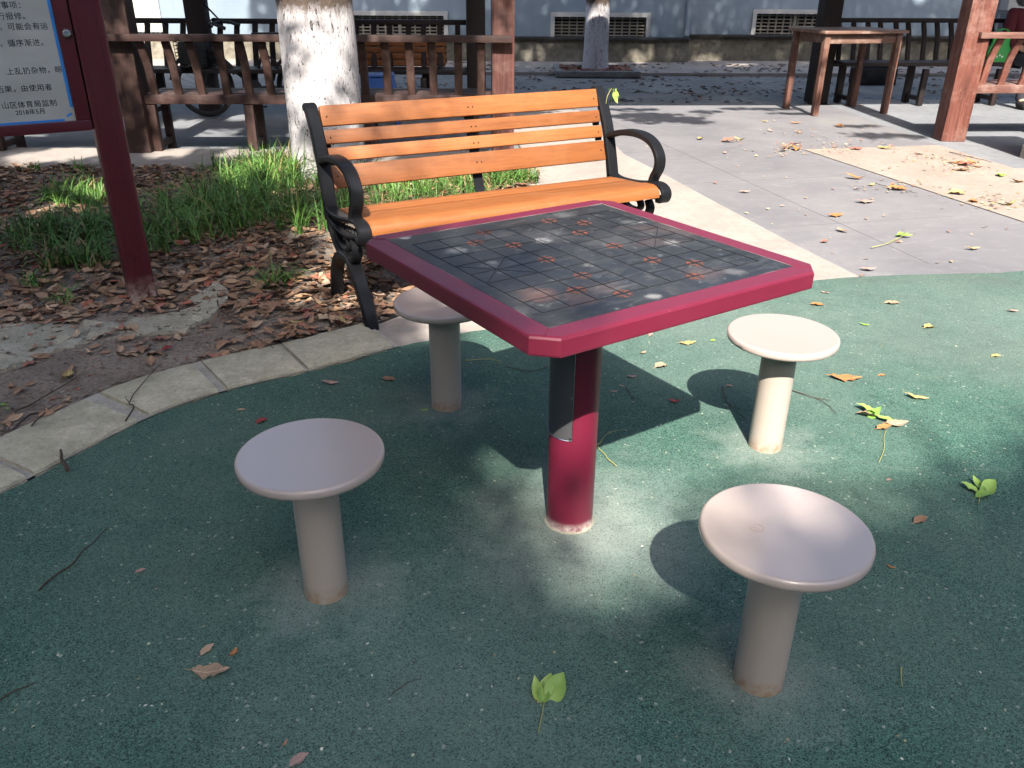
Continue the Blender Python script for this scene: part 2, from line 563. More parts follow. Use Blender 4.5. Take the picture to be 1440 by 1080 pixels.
M_tablewood_z = wood('table_wood_z', (0.065, 0.03, 0.024), (0.12, 0.055, 0.04), (0.19, 0.10, 0.07), 'z', 0.65, 1, wear=(0.24, 0.16, 0.12))

M_white_bark = Mat('whitewashed_bark', rough=0.9, spec=0.2)
co = M_white_bark.coord('Object')
cz = M_white_bark.coord('Object', (1, 1, 0.32))
b1 = M_white_bark.noise(26, cz, 7, 0.75, 0.5)
b2 = M_white_bark.noise(9, cz, 5, 0.7, 0.3)
b3 = M_white_bark.noise(70, M_white_bark.coord('Object', (1, 1, 0.5)), 4, 0.7)
crack = M_white_bark.ramp(b1, [(0.37, 1.0), (0.43, 0.0)])
crack = M_white_bark.math('MAXIMUM', crack, M_white_bark.ramp(b3, [(0.34, 0.9), (0.41, 0.0)]))
white = M_white_bark.ramp(b2, [(0.3, (0.40, 0.375, 0.375)), (0.6, (0.53, 0.51, 0.52))])
col = M_white_bark.mix(crack, white, (0.045, 0.035, 0.03))
zz = M_white_bark.sep(co)[2]
edge = M_white_bark.math('ADD', zz, M_white_bark.math('MULTIPLY', M_white_bark.math('SUBTRACT', b1, 0.5), 0.35))
bare = M_white_bark.ramp(edge, [(0.0, 0.0), (1.0, 1.0)])
mr = M_white_bark.n('MapRange')
mr.inputs['From Min'].default_value = 1.07
mr.inputs['From Max'].default_value = 1.16
M_white_bark.link(edge, mr.inputs['Value'])
col = M_white_bark.mix(mr.outputs[0], col, M_white_bark.ramp(b1, [(0.35, (0.03, 0.022, 0.018)), (0.65, (0.12, 0.09, 0.07))]))
M_white_bark.color(col)
M_white_bark.bump(M_white_bark.math('ADD', b1, M_white_bark.math('MULTIPLY', b3, 0.5)), 0.8, 0.02)

M_white_bark_low = M_white_bark.m.copy()
M_white_bark_low.name = 'whitewashed_bark_low'
for nd in M_white_bark_low.node_tree.nodes:
    if nd.type == 'MAP_RANGE':
        nd.inputs['From Min'].default_value = 0.93
        nd.inputs['From Max'].default_value = 1.0
M_bark = Mat('brown_bark', (0.08, 0.06, 0.045), 0.9)
M_crown = Mat('green_leaf', (0.05, 0.10, 0.025), 0.5)
M_crown.color(M_crown.mix(M_crown.noise(1.3, M_crown.coord('pos'), 3), (0.035, 0.085, 0.02), (0.085, 0.14, 0.035)))
M_crown.b.inputs['Transmission Weight'].default_value = 0.0

M_blue = Mat('blue_render', rough=0.8, spec=0.3)
co = M_blue.coord('pos')
n1 = M_blue.noise(0.9, co, 6, 0.6)
col = M_blue.ramp(n1, [(0.3, (0.155, 0.20, 0.245)), (0.7, (0.21, 0.26, 0.305))])
col = M_blue.mix(M_blue.ramp(M_blue.noise(14, M_blue.coord('pos', (1, 1, 0.15)), 5, 0.6), [(0.55, 0.0), (0.8, 0.25)]), col, (0.11, 0.14, 0.16))
M_blue.color(col)
M_white = Mat('white_frame', (0.36, 0.36, 0.35), 0.6)
M_grille = Mat('grille_paint', (0.26, 0.24, 0.2), 0.7)
M_dark = Mat('dark_opening', (0.012, 0.012, 0.014), 0.7)
M_shutter = Mat('grey_shutter', (0.50, 0.49, 0.46), 0.6)
M_pipe = Mat('pipe_blue', (0.20, 0.25, 0.29), 0.6)
M_darkstone = concrete('dark_stone', (0.03, 0.03, 0.032), (0.05, 0.05, 0.052), (0.08, 0.08, 0.08), scale=6)
M_beigestone = concrete('beige_stone', (0.36, 0.32, 0.26), (0.43, 0.39, 0.33), (0.47, 0.43, 0.37), scale=5, stain=0.2)

M_sign = Mat('sign_plate', (0.40, 0.41, 0.41), 0.32, 0.35)
co = M_sign.coord('Object')
M_sign.color(M_sign.ramp(M_sign.noise(2.5, M_sign.coord('Object', (1, 1, 3)), 4, 0.5), [(0.3, (0.40, 0.39, 0.375)), (0.7, (0.50, 0.495, 0.48))]))
M_tape = Mat('blue_film', (0.03, 0.22, 0.62), 0.4)
M_ink = Mat('black_ink', (0.025, 0.025, 0.03), 0.6)
M_chrome = Mat('chrome', (0.62, 0.62, 0.62), 0.22, 1.0)
M_tyre = Mat('tyre_rubber', (0.012, 0.012, 0.012), 0.85)
M_bluepl = Mat('blue_plastic', (0.03, 0.09, 0.30), 0.45)
M_maroonpl = Mat('maroon_plastic', (0.12, 0.015, 0.03), 0.4)
M_shirt = Mat('maroon_cloth', (0.10, 0.012, 0.022), 0.9)
M_trousers = Mat('dark_cloth', (0.03, 0.03, 0.04), 0.9)
M_skin = Mat('skin', (0.50, 0.30, 0.21), 0.55)
M_hair = Mat('grey_hair', (0.16, 0.15, 0.145), 0.8)
M_bag = Mat('green_bag_cloth', (0.03, 0.30, 0.06), 0.5)
M_bagprint = Mat('white_print', (0.6, 0.7, 0.6), 0.6)
M_sprig = Mat('fresh_leaf', (0.22, 0.42, 0.05), 0.45)
M_sprig.color(M_sprig.mix(M_sprig.rnd(), (0.15, 0.28, 0.05), (0.28, 0.40, 0.085)))
M_twig = Mat('twig_bark', (0.055, 0.036, 0.026), 0.85)
M_stem = Mat('pale_stem', (0.30, 0.30, 0.10), 0.7)


def leafmat(name, a, b):
    m = Mat(name, rough=0.7, spec=0.3)
    v = m.rnd()
    c = m.mix(v, a, b)
    n = m.noise(28, m.coord('Object'), 5, 0.65)
    c = m.mix(m.ramp(n, [(0.45, 0.0), (0.7, 0.55)]), c, tuple(x * 0.5 for x in a))
    xyz = m.sep(m.coord('Object'))
    rib = m.ramp(m.math('ABSOLUTE', xyz[1]), [(0.012, 0.6), (0.03, 0.0)])
    vv = m.math('ADD', m.math('MULTIPLY', xyz[0], 1.0), m.math('MULTIPLY', m.math('ABSOLUTE', xyz[1]), -0.8))
    side = m.ramp(m.math('FRACT', m.math('MULTIPLY', vv, 9.0)), [(0.0, 0.35), (0.12, 0.0), (0.88, 0.0), (1.0, 0.35)])
    c = m.mix(m.math('MAXIMUM', rib, side), c, tuple(min(1, x * 1.5 + 0.05) for x in b))
    sp_ = m.noise(11, m.coord('Object'), 3, 0.6)
    c = m.mix(m.ramp(sp_, [(0.62, 0.0), (0.70, 0.8)]), c, tuple(x * 0.3 for x in a))
    m.color(c)
    m.bump(n, 0.3, 0.004)
    return m


LEAFM = {
    'tan': leafmat('tan_leaf', (0.30, 0.205, 0.13), (0.38, 0.275, 0.185)),
    'brown': leafmat('brown_leaf', (0.20, 0.115, 0.07), (0.30, 0.18, 0.11)),
    'reddish': leafmat('reddish_leaf', (0.26, 0.10, 0.07), (0.31, 0.14, 0.10)),
    'orange': leafmat('orange_leaf', (0.34, 0.145, 0.05), (0.40, 0.19, 0.075)),
    'yellow': leafmat('yellow_leaf', (0.38, 0.28, 0.10), (0.42, 0.33, 0.15)),
    'pinkish': leafmat('pinkish_leaf', (0.31, 0.195, 0.16), (0.36, 0.24, 0.205)),
    'dark red': leafmat('dark_red_leaf', (0.20, 0.03, 0.03), (0.26, 0.05, 0.045)),
    'green': leafmat('green_fallen_leaf', (0.20, 0.42, 0.04), (0.34, 0.52, 0.07)),
}


def attr_mat(name, rough=0.75):
    m = Mat(name, rough=rough, spec=0.25)
    a = m.n('Attribute')
    a.attribute_name = 'tint'
    m.link(a.outputs['Color'], m.b.inputs['Base Color'])
    return m


M_litter = attr_mat('leaf_litter')
M_grass = attr_mat('grass_blade', 0.5)

# ================================================================== ground and paving
def xy(p):
    return (p.x, p.y)


sheet('ground', [(-60, -40), (60, -40), (60, 80), (-60, 80)], -0.016, M_asphalt)

kerb_ctrl = [Vector((-3.6, -3.0, 0)), Vector((-2.75, -0.6, 0)), Vector((-2.05, 0.9, 0))] + [Vector((*xy(G(u, v)), 0)) for u, v in
             ((0, 697), (110, 640), (232, 580), (330, 549), (440, 523), (545, 494), (630, 474), (700, 461))] + \
            [Vector((0.55, 3.45, 0)), Vector((1.15, 3.72, 0)), Vector((1.717, 3.903, 0)), Vector((2.577, 4.0, 0)), Vector((4.2, 4.25, 0)), Vector((8.0, 4.9, 0))]
outer = smooth_path(kerb_ctrl, 10)
seglen = [0]
for a, b in zip(outer, outer[1:]):
    seglen.append(seglen[-1] + (b - a).length)


def on_kerb(s):
    for i in range(len(outer) - 1):
        if seglen[i + 1] >= s:
            t = (s - seglen[i]) / (seglen[i + 1] - seglen[i])
            p = outer[i].lerp(outer[i + 1], t)
            d = (outer[min(i + 2, len(outer) - 1)] - outer[max(i - 1, 0)]).normalized()
            return p, Vector((-d.y, d.x, 0))
    return outer[-1], Vector((0, 1, 0))


def s_near(q):
    q = Vector((q.x, q.y, 0))
    return min(range(len(outer)), key=lambda i: (outer[i] - q).length), min(np.linspace(0, seglen[-1], 3000), key=lambda s: (on_kerb(s)[0] - q).length)


# green rubber sheet, its edge a little wavy
edge_pts = []
for i in range(0, 420):
    s = seglen[-1] * i / 419
    p, nn = on_kerb(s)
    w = 0.014 * noise.noise(Vector((s * 5, 0, 0))) + 0.008 * noise.noise(Vector((s * 19, 3, 0)))
    q = p + nn * w
    edge_pts.append((q.x, q.y))
sheet('rubber_ground', edge_pts + [(9.0, 4.9), (9.0, -9.0), (-3.6, -9.0)], 0.004, M_rubber)

# grey slab, beige pad, pale strip
slab_r = [(3.70, 10.05), (3.80, 7.60)]
sheet('grey_paving_slab', [(1.70, 3.80), (2.6, 3.9), (4.4, 4.2), (4.3, 4.6), (3.55, 4.72), (3.117, 4.975), (2.95, 5.6), (2.80, 6.2), (2.51, 7.33), (3.80, 7.58),
                           (3.72, 10.20), (1.297, 10.04), (0.66, 10.0), (0.70, 8.6), (0.75, 7.0), (0.90, 5.3), (1.60, 3.80)], -0.004, M_slab)
sheet('beige_pad', [(2.51, 7.33), (3.80, 7.585), (3.93, 6.60), (4.6, 6.45), (8, 6.6), (8, 4.5), (4.3, 4.45), (3.60, 4.66), (3.117, 4.975), (2.95, 5.6), (2.80, 6.2)], 0.001, M_beige)
sheet('pale_path', [(-0.45, 3.0), (0.2, 3.2), (0.9, 3.5), (1.66, 3.82), (1.717, 3.905), *[xy(G(u, v)) for u, v in ((1110, 340), (1000, 281), (941, 249), (878, 217))], (0.80, 8.6), (0.72, 9.6),
                    (-0.2, 9.6), (0.05, 7.4), (0.20, 6.24), (0.02, 4.6), (-0.10, 3.75), (-0.42, 3.42), (-0.60, 3.20)], 0.001, M_pale)

# shallow saw joints in the grey slab
bm = new()
ja, jb = G(945, 249), G(1205, 386)
jd = Vector((jb.x - ja.x, jb.y - ja.y, 0)).normalized()
jn = Vector((-jd.y, jd.x, 0))
for k in range(1, 4):
    a_ = Vector((1.55, 4.05, 0)) + jn * 0.62 * k
    for q0, q1 in ((-5.6, -0.15 + 0.2 * k),):
        c_ = a_ + jd * (q0 + q1) / 2
        if k == 1:
            box(bm, (c_.x, c_.y, -0.0038), (q1 - q0, 0.005, 0.002), Matrix.Rotation(math.atan2(jd.y, jd.x), 3, 'Z'))
for k in range(5):
    c_ = Vector((1.55, 4.05, 0)) - jd * (0.75 + 1.2 * k) + jn * 0.75
    box(bm, (c_.x, c_.y, -0.0040), (1.35, 0.005, 0.002), Matrix.Rotation(math.atan2(jn.y, jn.x), 3, 'Z'))
structure(obj('slab_joints', bm, M_joint, sharp=0))

# pavilion floors and the pale edging in front of the left one
sheet('pavilion_floor', [(-12, 6.95), (-0.1, 6.98), (0.0, 9.5), (0.7, 10.0), (0.7, 11.0), (-12, 10.2)], -0.006, M_floor)
sheet('pavilion_floor', [(3.9, 6.5), (12, 6.9), (12, 11.6), (3.6, 11.1), (3.725, 10.2), (3.805, 7.6)], -0.006, M_floor)
bm = new()
prism(bm, [(-10, 6.30), (-0.2, 6.34), (-0.05, 6.98), (-10, 6.96)], -0.012, 0.035)
structure(obj('pavilion_kerb', bm, M_pale))

# far pavement against the building
bm = new()
prism(bm, [(-14, 13.25), (3.0, 13.45), (14, 14.1), (14, 17), (-14, 17)], -0.012, 0.03)
structure(obj('far_pavement', bm, M_pale))

# kerb: mortar bed with the stones on it
kerb = bpy.data.objects.new('kerb', None)
C.objects.link(kerb)
kerb['kind'] = 'structure'
s0 = 0.0
KW = 0.285
joint_s = [s_near(G(u, v))[1] for u, v in ((47, 676), (205, 593), (315, 553), (432, 525), (556, 492))]
joints = []
s = joint_s[0]
while s > 0.6:
    s -= 0.52 + jit(0.08)
    joints.insert(0, s)
joints += joint_s
s_end = s_near(G(556, 492))[1]
bm = new()
ring = []
NB = 60
for i in range(NB + 1):
    s = joints[0] + (s_end + 0.02 - joints[0]) * i / NB
    p, nn = on_kerb(s)
    ring.append((bm.verts.new((*xy(p + nn * 0.0), 0.0095)), bm.verts.new((*xy(p + nn * (KW + 0.012)), 0.0095))))
for a, b in zip(ring, ring[1:]):
    bm.faces.new((a[0], b[0], b[1], a[1]))
obj('mortar_bed', bm, M_mortar, kerb, sharp=0)
gapw = [0.03, 0.045, 0.03, 0.018, 0.012]
for k in range(len(joints) - 1):
    ga = 0.012 if k < len(joints) - 6 else 0.02
    j0, j1 = joints[k], joints[k + 1]
    gi0 = gapw[k - (len(joints) - 5)] / 2 if k >= len(joints) - 5 else 0.012
    gi1 = gapw[k + 1 - (len(joints) - 5)] / 2 if k + 1 >= len(joints) - 5 else 0.012
    bm = new()
    rows = []
    for i in range(13):
        s = j0 + gi0 + (j1 - gi1 - j0 - gi0) * i / 12 + (0.012 * noise.noise(Vector((k * 3.3, i, 7))) if i in (0, 12) else 0)
        p, nn = on_kerb(s)
        row = []
        for q, h in ((0.004, 0.0), (0.006, 0.016), (0.014, 0.0205), (KW * 0.5, 0.022), (KW - 0.012, 0.0205), (KW - 0.003, 0.016), (KW, 0.0)):
            e = 0.008 * noise.noise(Vector((s * 17, q * 17, k))) if 0 < i < 12 else 0.014 * noise.noise(Vector((s * 9, q * 40, k)))
            row.append(bm.verts.new((*xy(p + nn * (q + e * 0.6)), h + (0.004 * noise.noise(Vector((s * 8, q * 8, k * 3))) if h > 0.01 else 0))))
        rows.append(row)
    for a, b in zip(rows, rows[1:]):
        for q in range(6):
            bm.faces.new((a[q], b[q], b[q + 1], a[q + 1]))
    bm.faces.new(rows[0])
    bm.faces.new(rows[-1][::-1])
    obj('kerb_stone', bm, M_kerb, kerb, sharp=50)

# soil bed behind the kerb
bed_poly = []
for i in range(0, 200):
    s = s_end * i / 199
    p, nn = on_kerb(s)
    bed_poly.append(xy(p + nn * KW))
bed_poly += [(-0.42, 3.42), (-0.10, 3.75), (0.02, 4.6), (0.20, 6.24), (-0.2, 6.30), (-10, 6.30), (-10, -3)]


def inside(x, y, poly):
    c = False
    j = len(poly) - 1
    for i in range(len(poly)):
        if (poly[i][1] > y) != (poly[j][1] > y) and x < (poly[j][0] - poly[i][0]) * (y - poly[i][1]) / (poly[j][1] - poly[i][1]) + poly[i][0]:
            c = not c
        j = i
    return c


def soil_h(x, y):
    return 0.010 + 0.014 * noise.noise(Vector((x * 2.1, y * 2.1, 0))) + 0.006 * noise.noise(Vector((x * 9, y * 9, 2))) + 0.003 * noise.noise(Vector((x * 30, y * 30, 5)))


bm = new()
f = bm.faces.new([bm.verts.new((x, y, 0)) for x, y in bed_poly])
bmesh.ops.triangulate(bm, faces=[f])
base_soil = bm
o = obj('soil_edge', base_soil, M_soil, sharp=0)
structure(o)
bm = new()
step = 0.06
gx0, gy0, nx, ny = -4.6, 1.4, 82, 84
vg = {}
for i in range(nx):
    for j in range(ny):
        x, y = gx0 + i * step, gy0 + j * step
        if inside(x, y, bed_poly):
            vg[i, j] = bm.verts.new((x, y, soil_h(x, y)))
for i in range(nx - 1):
    for j in range(ny - 1):
        q = [vg.get(k) for k in ((i, j), (i + 1, j), (i + 1, j + 1), (i, j + 1))]
        if all(q):
            bm.faces.new(q)
structure(obj('soil_bed', bm, M_soil, sharp=80))

# broken ridge of old mortar across the soil
rp = [G(u, v) for u, v in ((-30, 468), (40, 462), (110, 461), (200, 455), (252, 442), (280, 420), (303, 407), (322, 412), (322, 432), (300, 452), (272, 464), (262, 472),
                           (205, 477), (170, 482), (120, 490), (100, 497), (60, 505), (40, 518), (12, 528), (-30, 532))]
bm = new()
n = len(rp)
dens = []
for i in range(n):
    a, b = rp[i], rp[(i + 1) % n]
    for k in range(4):
        p = a.lerp(b, k / 4)
        dens.append((p.x + 0.012 * noise.noise(Vector((p.x * 40, p.y * 40, 1))), p.y + 0.016 * noise.noise(Vector((p.x * 40, p.y * 40, 9)))))
fs = prism(bm, dens, 0.0, 0.026)
bmesh.ops.triangulate(bm, faces=[f for f in fs if len(f.verts) > 4])
bmesh.ops.subdivide_edges(bm, edges=[e for e in bm.edges if e.calc_length() > 0.05], cuts=7, use_grid_fill=True)
for v in bm.verts:
    if v.co.z > 0.02:
        v.co.z += 0.010 * noise.noise(v.co * 9) + 0.013 * noise.noise(v.co * 22) + 0.009 * noise.noise(v.co * 55)
o = obj('mortar_ridge', bm, M_rubble, sharp=25)
tag(o, 'broken grey-green ridge of old mortar lying across the soil in front of the maroon post', 'mortar ridge')

# ================================================================== building
wall_a, wall_b = Vector((-14, 15.28, 0)), Vector((2.98, 15.33, 0))
bld = thing('building', 'pale blue rendered building with barred basement openings behind the pavilion', 'building', (0, 15.3, 0))


def bx(name, mat, boxes, parent, bev=0.0):
    bm = new()
    for c, s in boxes:
        box(bm, c, s, None, bev)
    return obj(name, bm, mat, parent)


def wall_with_holes(name, x0, x1, z0, z1, y0, y1, holes, mat, parent):
    xs = sorted({x0, x1, *[h[0] for h in holes], *[h[1] for h in holes]})
    bm = new()
    for a, b in zip(xs, xs[1:]):
        hs = [h for h in holes if h[0] <= a + 1e-6 and h[1] >= b - 1e-6]
        if hs:
            h = hs[0]
            if h[2] > z0 + 1e-4:
                box(bm, ((a + b) / 2, (y0 + y1) / 2, (z0 + h[2]) / 2), (b - a, y1 - y0, h[2] - z0))
            box(bm, ((a + b) / 2, (y0 + y1) / 2, (h[3] + z1) / 2), (b - a, y1 - y0, z1 - h[3]))
        else:
            box(bm, ((a + b) / 2, (y0 + y1) / 2, (z0 + z1) / 2), (b - a, y1 - y0, z1 - z0))
    return obj(name, bm, mat, parent)


LEDGE = 0.425
wins = [(-2.72, -1.20, LEDGE, 0.735, 0.0), (0.68, 2.23, LEDGE, 0.735, 0.0), (4.20, 5.60, LEDGE + 0.03, 0.79, 0.42)]
wall_with_holes('wall', -14, 2.98, LEDGE, 5.0, 0, 0.4, [w[:4] for w in wins[:2]], M_blue, bld)
wall_with_holes('wall', 2.98, 14, LEDGE + 0.03, 5.0, 0.42, 0.82, [wins[2][:4]], M_blue, bld)
bx('plinth', M_plinth, [((-5.51, 0.16, 0.19), (16.98, 0.44, 0.40)), ((8.49, 0.58, 0.205), (11.02, 0.44, 0.43))], bld)
bx('ledge', M_darkstone, [((-5.51, 0.14, 0.4075), (16.98, 0.56, 0.034)), ((8.49, 0.56, 0.4375), (11.02, 0.56, 0.034))], bld, 0.004)
for x0, x1, z0, z1, y in wins:
    w = bx('window', M_dark, [(((x0 + x1) / 2, y + 0.30, (z0 + z1) / 2), (x1 - x0 - 0.006, 0.05, z1 - z0 - 0.006))], bld)
    fr = 0.07
    bx('frame', M_white, [((x0 - fr / 2, y + 0.02, (z0 + z1) / 2 + fr / 2), (fr, 0.12, z1 - z0 + fr)), ((x1 + fr / 2, y + 0.02, (z0 + z1) / 2 + fr / 2), (fr, 0.12, z1 - z0 + fr)),
                          (((x0 + x1) / 2, y + 0.02, z1 + fr / 2), (x1 - x0, 0.117, fr))], w)
    bars = []
    rows = 6
    for k in range(rows):
        z = z0 + (z1 - z0) * (k + 0.35) / rows
        bars.append((((x0 + x1) / 2, y + 0.10, z), (x1 - x0, 0.05, 0.017)))
    m = int((x1 - x0) / 0.125)
    for k in range(1, m):
        x = x0 + (x1 - x0) * k / m
        bars.append(((x, y + 0.103, (z0 + z1) / 2), (0.02, 0.045, z1 - z0)))
    bars.append((((x0 + x1) / 2, y + 0.09, (z0 + z1) / 2), (0.05, 0.055, z1 - z0)))
    bx('grille', M_grille, bars, w)
bm = new()
tube(bm, [(2.93, -0.045, 0.46), (2.90, -0.045, 2.5), (2.90, -0.045, 4.9)], 0.045, 12)
obj('drainpipe', bm, M_pipe, bld)
bm = new()
for k in range(9):
    box(bm, (-6.62 + k * 0.075, -0.02, 1.5), (0.07, 0.035, 2.1), None, 0.006)
obj('shutter', bm, M_shutter, bld)

# air-conditioner box on brackets, far right
ac = thing('air_conditioner', 'white air conditioner unit on a bracket low on the blue wall', 'air conditioner', (8.65, 15.38, 0.86))
bx('casing', M_white, [((0, 0, 0.27), (0.78, 0.28, 0.5))], ac, 0.012)
bm = new()
lathe(bm, [(0.0, 0.0), (0.17, 0.0), (0.185, 0.01), (0.17, 0.02), (0.0, 0.02)], 32)
bmesh.ops.rotate(bm, verts=bm.verts, matrix=Matrix.Rotation(R(90), 3, 'X'))
bmesh.ops.translate(bm, verts=bm.verts, vec=(-0.12, -0.142, 0.27))
obj('fan_grille', bm, M_dark, ac)
for x in (-0.3, 0.3):
    bx('bracket', M_white, [((x, 0.02, -0.02), (0.03, 0.5, 0.03)), ((x, 0.24, -0.15), (0.03, 0.03, 0.28))], ac)

# ================================================================== pavilion
pav = thing('pavilion', 'long dark-stained timber pavilion with square posts in front of the blue building', 'pavilion', (-2.98, 6.80, 0))
PO = Vector((-2.98, 6.80, 0))


def post(x, y, w, mat, h=2.9, yaw=0.0, d=None):
    bm = new()
    box(bm, (0, 0, h / 2 - 0.005), (w, d or w, h), None, 0.008)
    o = obj('post', bm, mat, pav)
    o.location = Vector((x, y, 0)) - PO
    o.rotation_euler = (0, 0, yaw)
    return o


post(-3.02, 6.87, 0.20, M_wood_z, yaw=R(4))
post(-0.092, 6.98, 0.175, M_midwood, yaw=R(4))
post(-3.23, 9.20, 0.20, M_darkwood_z, yaw=R(5))
post(-0.40, 9.24, 0.19, M_darkwood_z, yaw=R(5))
post(4.03, 7.90, 0.215, M_redwood, yaw=R(-3))
post(3.62, 10.42, 0.21, M_darkwood_z, yaw=R(5))
post(-6.3, 6.75, 0.20, M_wood_z, yaw=R(4))
post(7.3, 8.2, 0.20, M_redwood, yaw=R(4))
post(6.9, 10.75, 0.20, M_darkwood_z, yaw=R(5))
for nm, y0, y1, z, th in (('roof', 6.93 - 0.109, 10.95, 2.98, 0.10),):
    bm = new()
    pts = [(-8.0, y0 - 8.0 * 0.084), (11.0, y0 + 11 * 0.084), (11.0, y1 + 11 * 0.084), (-8.0, y1 - 8 * 0.084)]
    prism(bm, pts, z - th / 2, z + th / 2)
    o = obj('roof', bm, M_darkwood_x, pav)
    o.location = -PO
bm = new()
rot = Matrix.Rotation(R(4.8), 3, 'Z')
for yy in (7.35, 10.1):
    box(bm, (1.2, yy + 0.1, 2.84), (18.4, 0.14, 0.18), rot)
o = obj('beam', bm, M_darkwood_x, pav)
o.location = -PO


def railing(name, label, cat, p0, p1, nbal, legs, inward, mx, mz, width=0.062, group='timber bench rails along the pavilion', curve=0.15, ext=(0, 0)):
    """seat with a leaning baluster back, from p0 to p1; inward = +1 when the seat lies on the far side"""
    p0, p1 = Vector((*p0, 0)), Vector((*p1, 0))
    L = (p1 - p0).length
    yaw = math.atan2(p1.y - p0.y, p1.x - p0.x)
    t = thing(name, label, cat, p0, yaw, group)
    lean = -inward * curve
    bm = new()
    box(bm, ((L + ext[1] - ext[0]) / 2, lean, 0.897), (L + ext[0] + ext[1], 0.075, 0.05), None, 0.006)
    obj('top_rail', bm, mx, t)
    for k, dy in enumerate((0.09, 0.215, 0.34)):
        bm = new()
        box(bm, (L / 2, inward * dy, 0.459), (L, 0.118, 0.036), None, 0.005)
        obj('seat_plank', bm, mx, t)
    bm = new()
    box(bm, (L / 2, inward * 0.005, 0.437), (L, 0.05, 0.072), None, 0.005)
    obj('back_beam', bm, mx, t)
    bm = new()
    bar(bm, [(inward * 0.006, 0.47), (lean * 0.12, 0.56), (lean * 0.32, 0.70), (lean * 0.9, 0.87)], -width / 2, width / 2, 0.032, 5)
    b0 = obj('baluster', bm, mz, t)
    for k in range(nbal):
        b = b0 if k == 0 else b0.copy()
        if k:
            C.objects.link(b)
            b.parent = t
        b.location = (L * (k + 0.5) / nbal + jit(0.006), 0, 0)
        b.rotation_euler = (0, jit(0.012), 0)
    bm = new()
    box(bm, (0, inward * 0.02, 0.2), (0.075, 0.06, 0.402), None, 0.005)
    box(bm, (0, inward * 0.34, 0.2), (0.06, 0.06, 0.402), None, 0.005)
    box(bm, (0, inward * 0.18, 0.075), (0.045, 0.258, 0.05), None, 0.004)
    l0 = obj('leg', bm, mz, t)
    for k, x in enumerate(legs):
        l = l0 if k == 0 else l0.copy()
        if k:
            C.objects.link(l)
            l.parent = t
        l.location = (x, 0, 0)
    return t


railing('bench_rail', 'brown timber bench rail behind the whitewashed tree, seat lit in patches', 'bench rail', (-2.92, 6.86), (-0.18, 6.98), 15, (0.03, 0.80, 1.75, 2.6), 1, M_wood_x, M_wood_z, ext=(0.2, 0.16))
railing('bench_rail', 'black timber bench rail on the far side of the left bay, bicycle before it', 'bench rail', (-3.13, 9.20), (-0.50, 9.26), 15, (0.4, 1.3, 2.2), -1, M_darkwood_x, M_darkwood_z, width=0.055)
railing('bench_rail', 'black timber bench rail left of the far dark post beside the pavilion bicycle', 'bench rail', (-6.0, 9.12), (-3.34, 9.19), 15, (0.4, 1.3, 2.3), -1, M_darkwood_x, M_darkwood_z, width=0.055)
railing('bench_rail', 'black timber bench rail behind the small brown table, person in maroon seated on it', 'bench rail', (3.74, 10.46), (6.8, 10.72), 18, (0.15, 1.0, 1.9, 2.7), -1, M_darkwood_x, M_darkwood_z, width=0.055)
railing('bench_rail', 'reddish timber bench rail starting at the red post, green bag showing behind', 'bench rail', (4.14, 7.94), (7.2, 8.14), 16, (0.9, 1.9, 2.9), 1, M_redwood_x, M_redwood, ext=(0.12, 0))
railing('bench_rail', 'brown timber bench rail reaching from the notice board out of the left edge', 'bench rail', (-6.2, 6.74), (-3.14, 6.85), 16, (0.9, 2.05, 2.9), 1, M_wood_x, M_wood_z)

# ================================================================== trees
def trunk_mesh(h, r0, r1, flare, seed, mat_, seg=40, rows=44, lean=(0, 0)):
    bm = new()
    rings = []
    for i in range(rows + 1):
        z = h * (i / rows) ** 1.35
        r = r1 + (r0 - r1) * (1 - z / h) + flare * math.exp(-z / 0.12)
        ring = []
        for k in range(seg):
            a = 2 * math.pi * k / seg
            d = Vector((math.cos(a), math.sin(a), 0))
            q = Vector((d.x * 2.2, d.y * 2.2, z * 0.9 + seed))
            rr = r * (1 + 0.06 * noise.noise(q) + 0.03 * noise.noise(Vector((d.x * 9, d.y * 9, z * 3 + seed))))
            ring.append(bm.verts.new((d.x * rr + lean[0] * z, d.y * rr + lean[1] * z, z - 0.02)))
        rings.append(ring)
    for a, b in zip(rings, rings[1:]):
        for k in range(seg):
            bm.faces.new((a[k], a[(k + 1) % seg], b[(k + 1) % seg], b[k]))
    bm.faces.new(rings[-1])
    return obj('trunk', bm, mat_, sharp=60)


# Crowns unseen above the frame; leaves placed to shape the shade and sunlit patches.
LIT = [xy(G(560, 452)), (-0.27, 2.88), (-0.02, 2.42), (0.0, 2.12), (0.0, 1.9)] + [xy(G(u, v)) for u, v in ( (770, 830), (870, 825), (930, 795), (985, 735), (1060, 712), (1160, 718), (1240, 705), (1330, 668), (1440, 615))] + \
      [(2.9, 2.55), (6.0, 3.6), (8.5, 6.0), (8.5, 9.9), (0.55, 10.2), (-0.15, 8.0), (-0.25, 6.2), (-0.25, 5.2), (-0.62, 4.25), (-0.80, 3.55)]
lit_np = np.array(LIT)
SPOTS = [  # sunlit patches in the shade: centre (pixel on the ground), radius
    (375, 262, 0.36), (400, 215, 0.30), (85, 296, 0.24), (120, 285, 0.22), (90, 222, 0.30), (40, 228, 0.25), (230, 222, 0.20), (325, 222, 0.18), (560, 268, 0.30),
    (620, 262, 0.35), (440, 400, 0.14), (470, 430, 0.12), (395, 430, 0.10), (420, 330, 0.14), (250, 175, 0.25), (330, 165, 0.2), (30, 360, 0.08)]
SPOTS = [(*xy(G(u, v)), r) for u, v, r in SPOTS] + [(-1.3, 6.75, 0.16), (-1.48, 7.05, 0.13), (-1.2, 7.2, 0.12), (-1.45, 6.45, 0.14), (-0.1, 7.55, 0.3), (-2.5, 7.35, 0.12), (-1.7, 7.4, 0.1)]


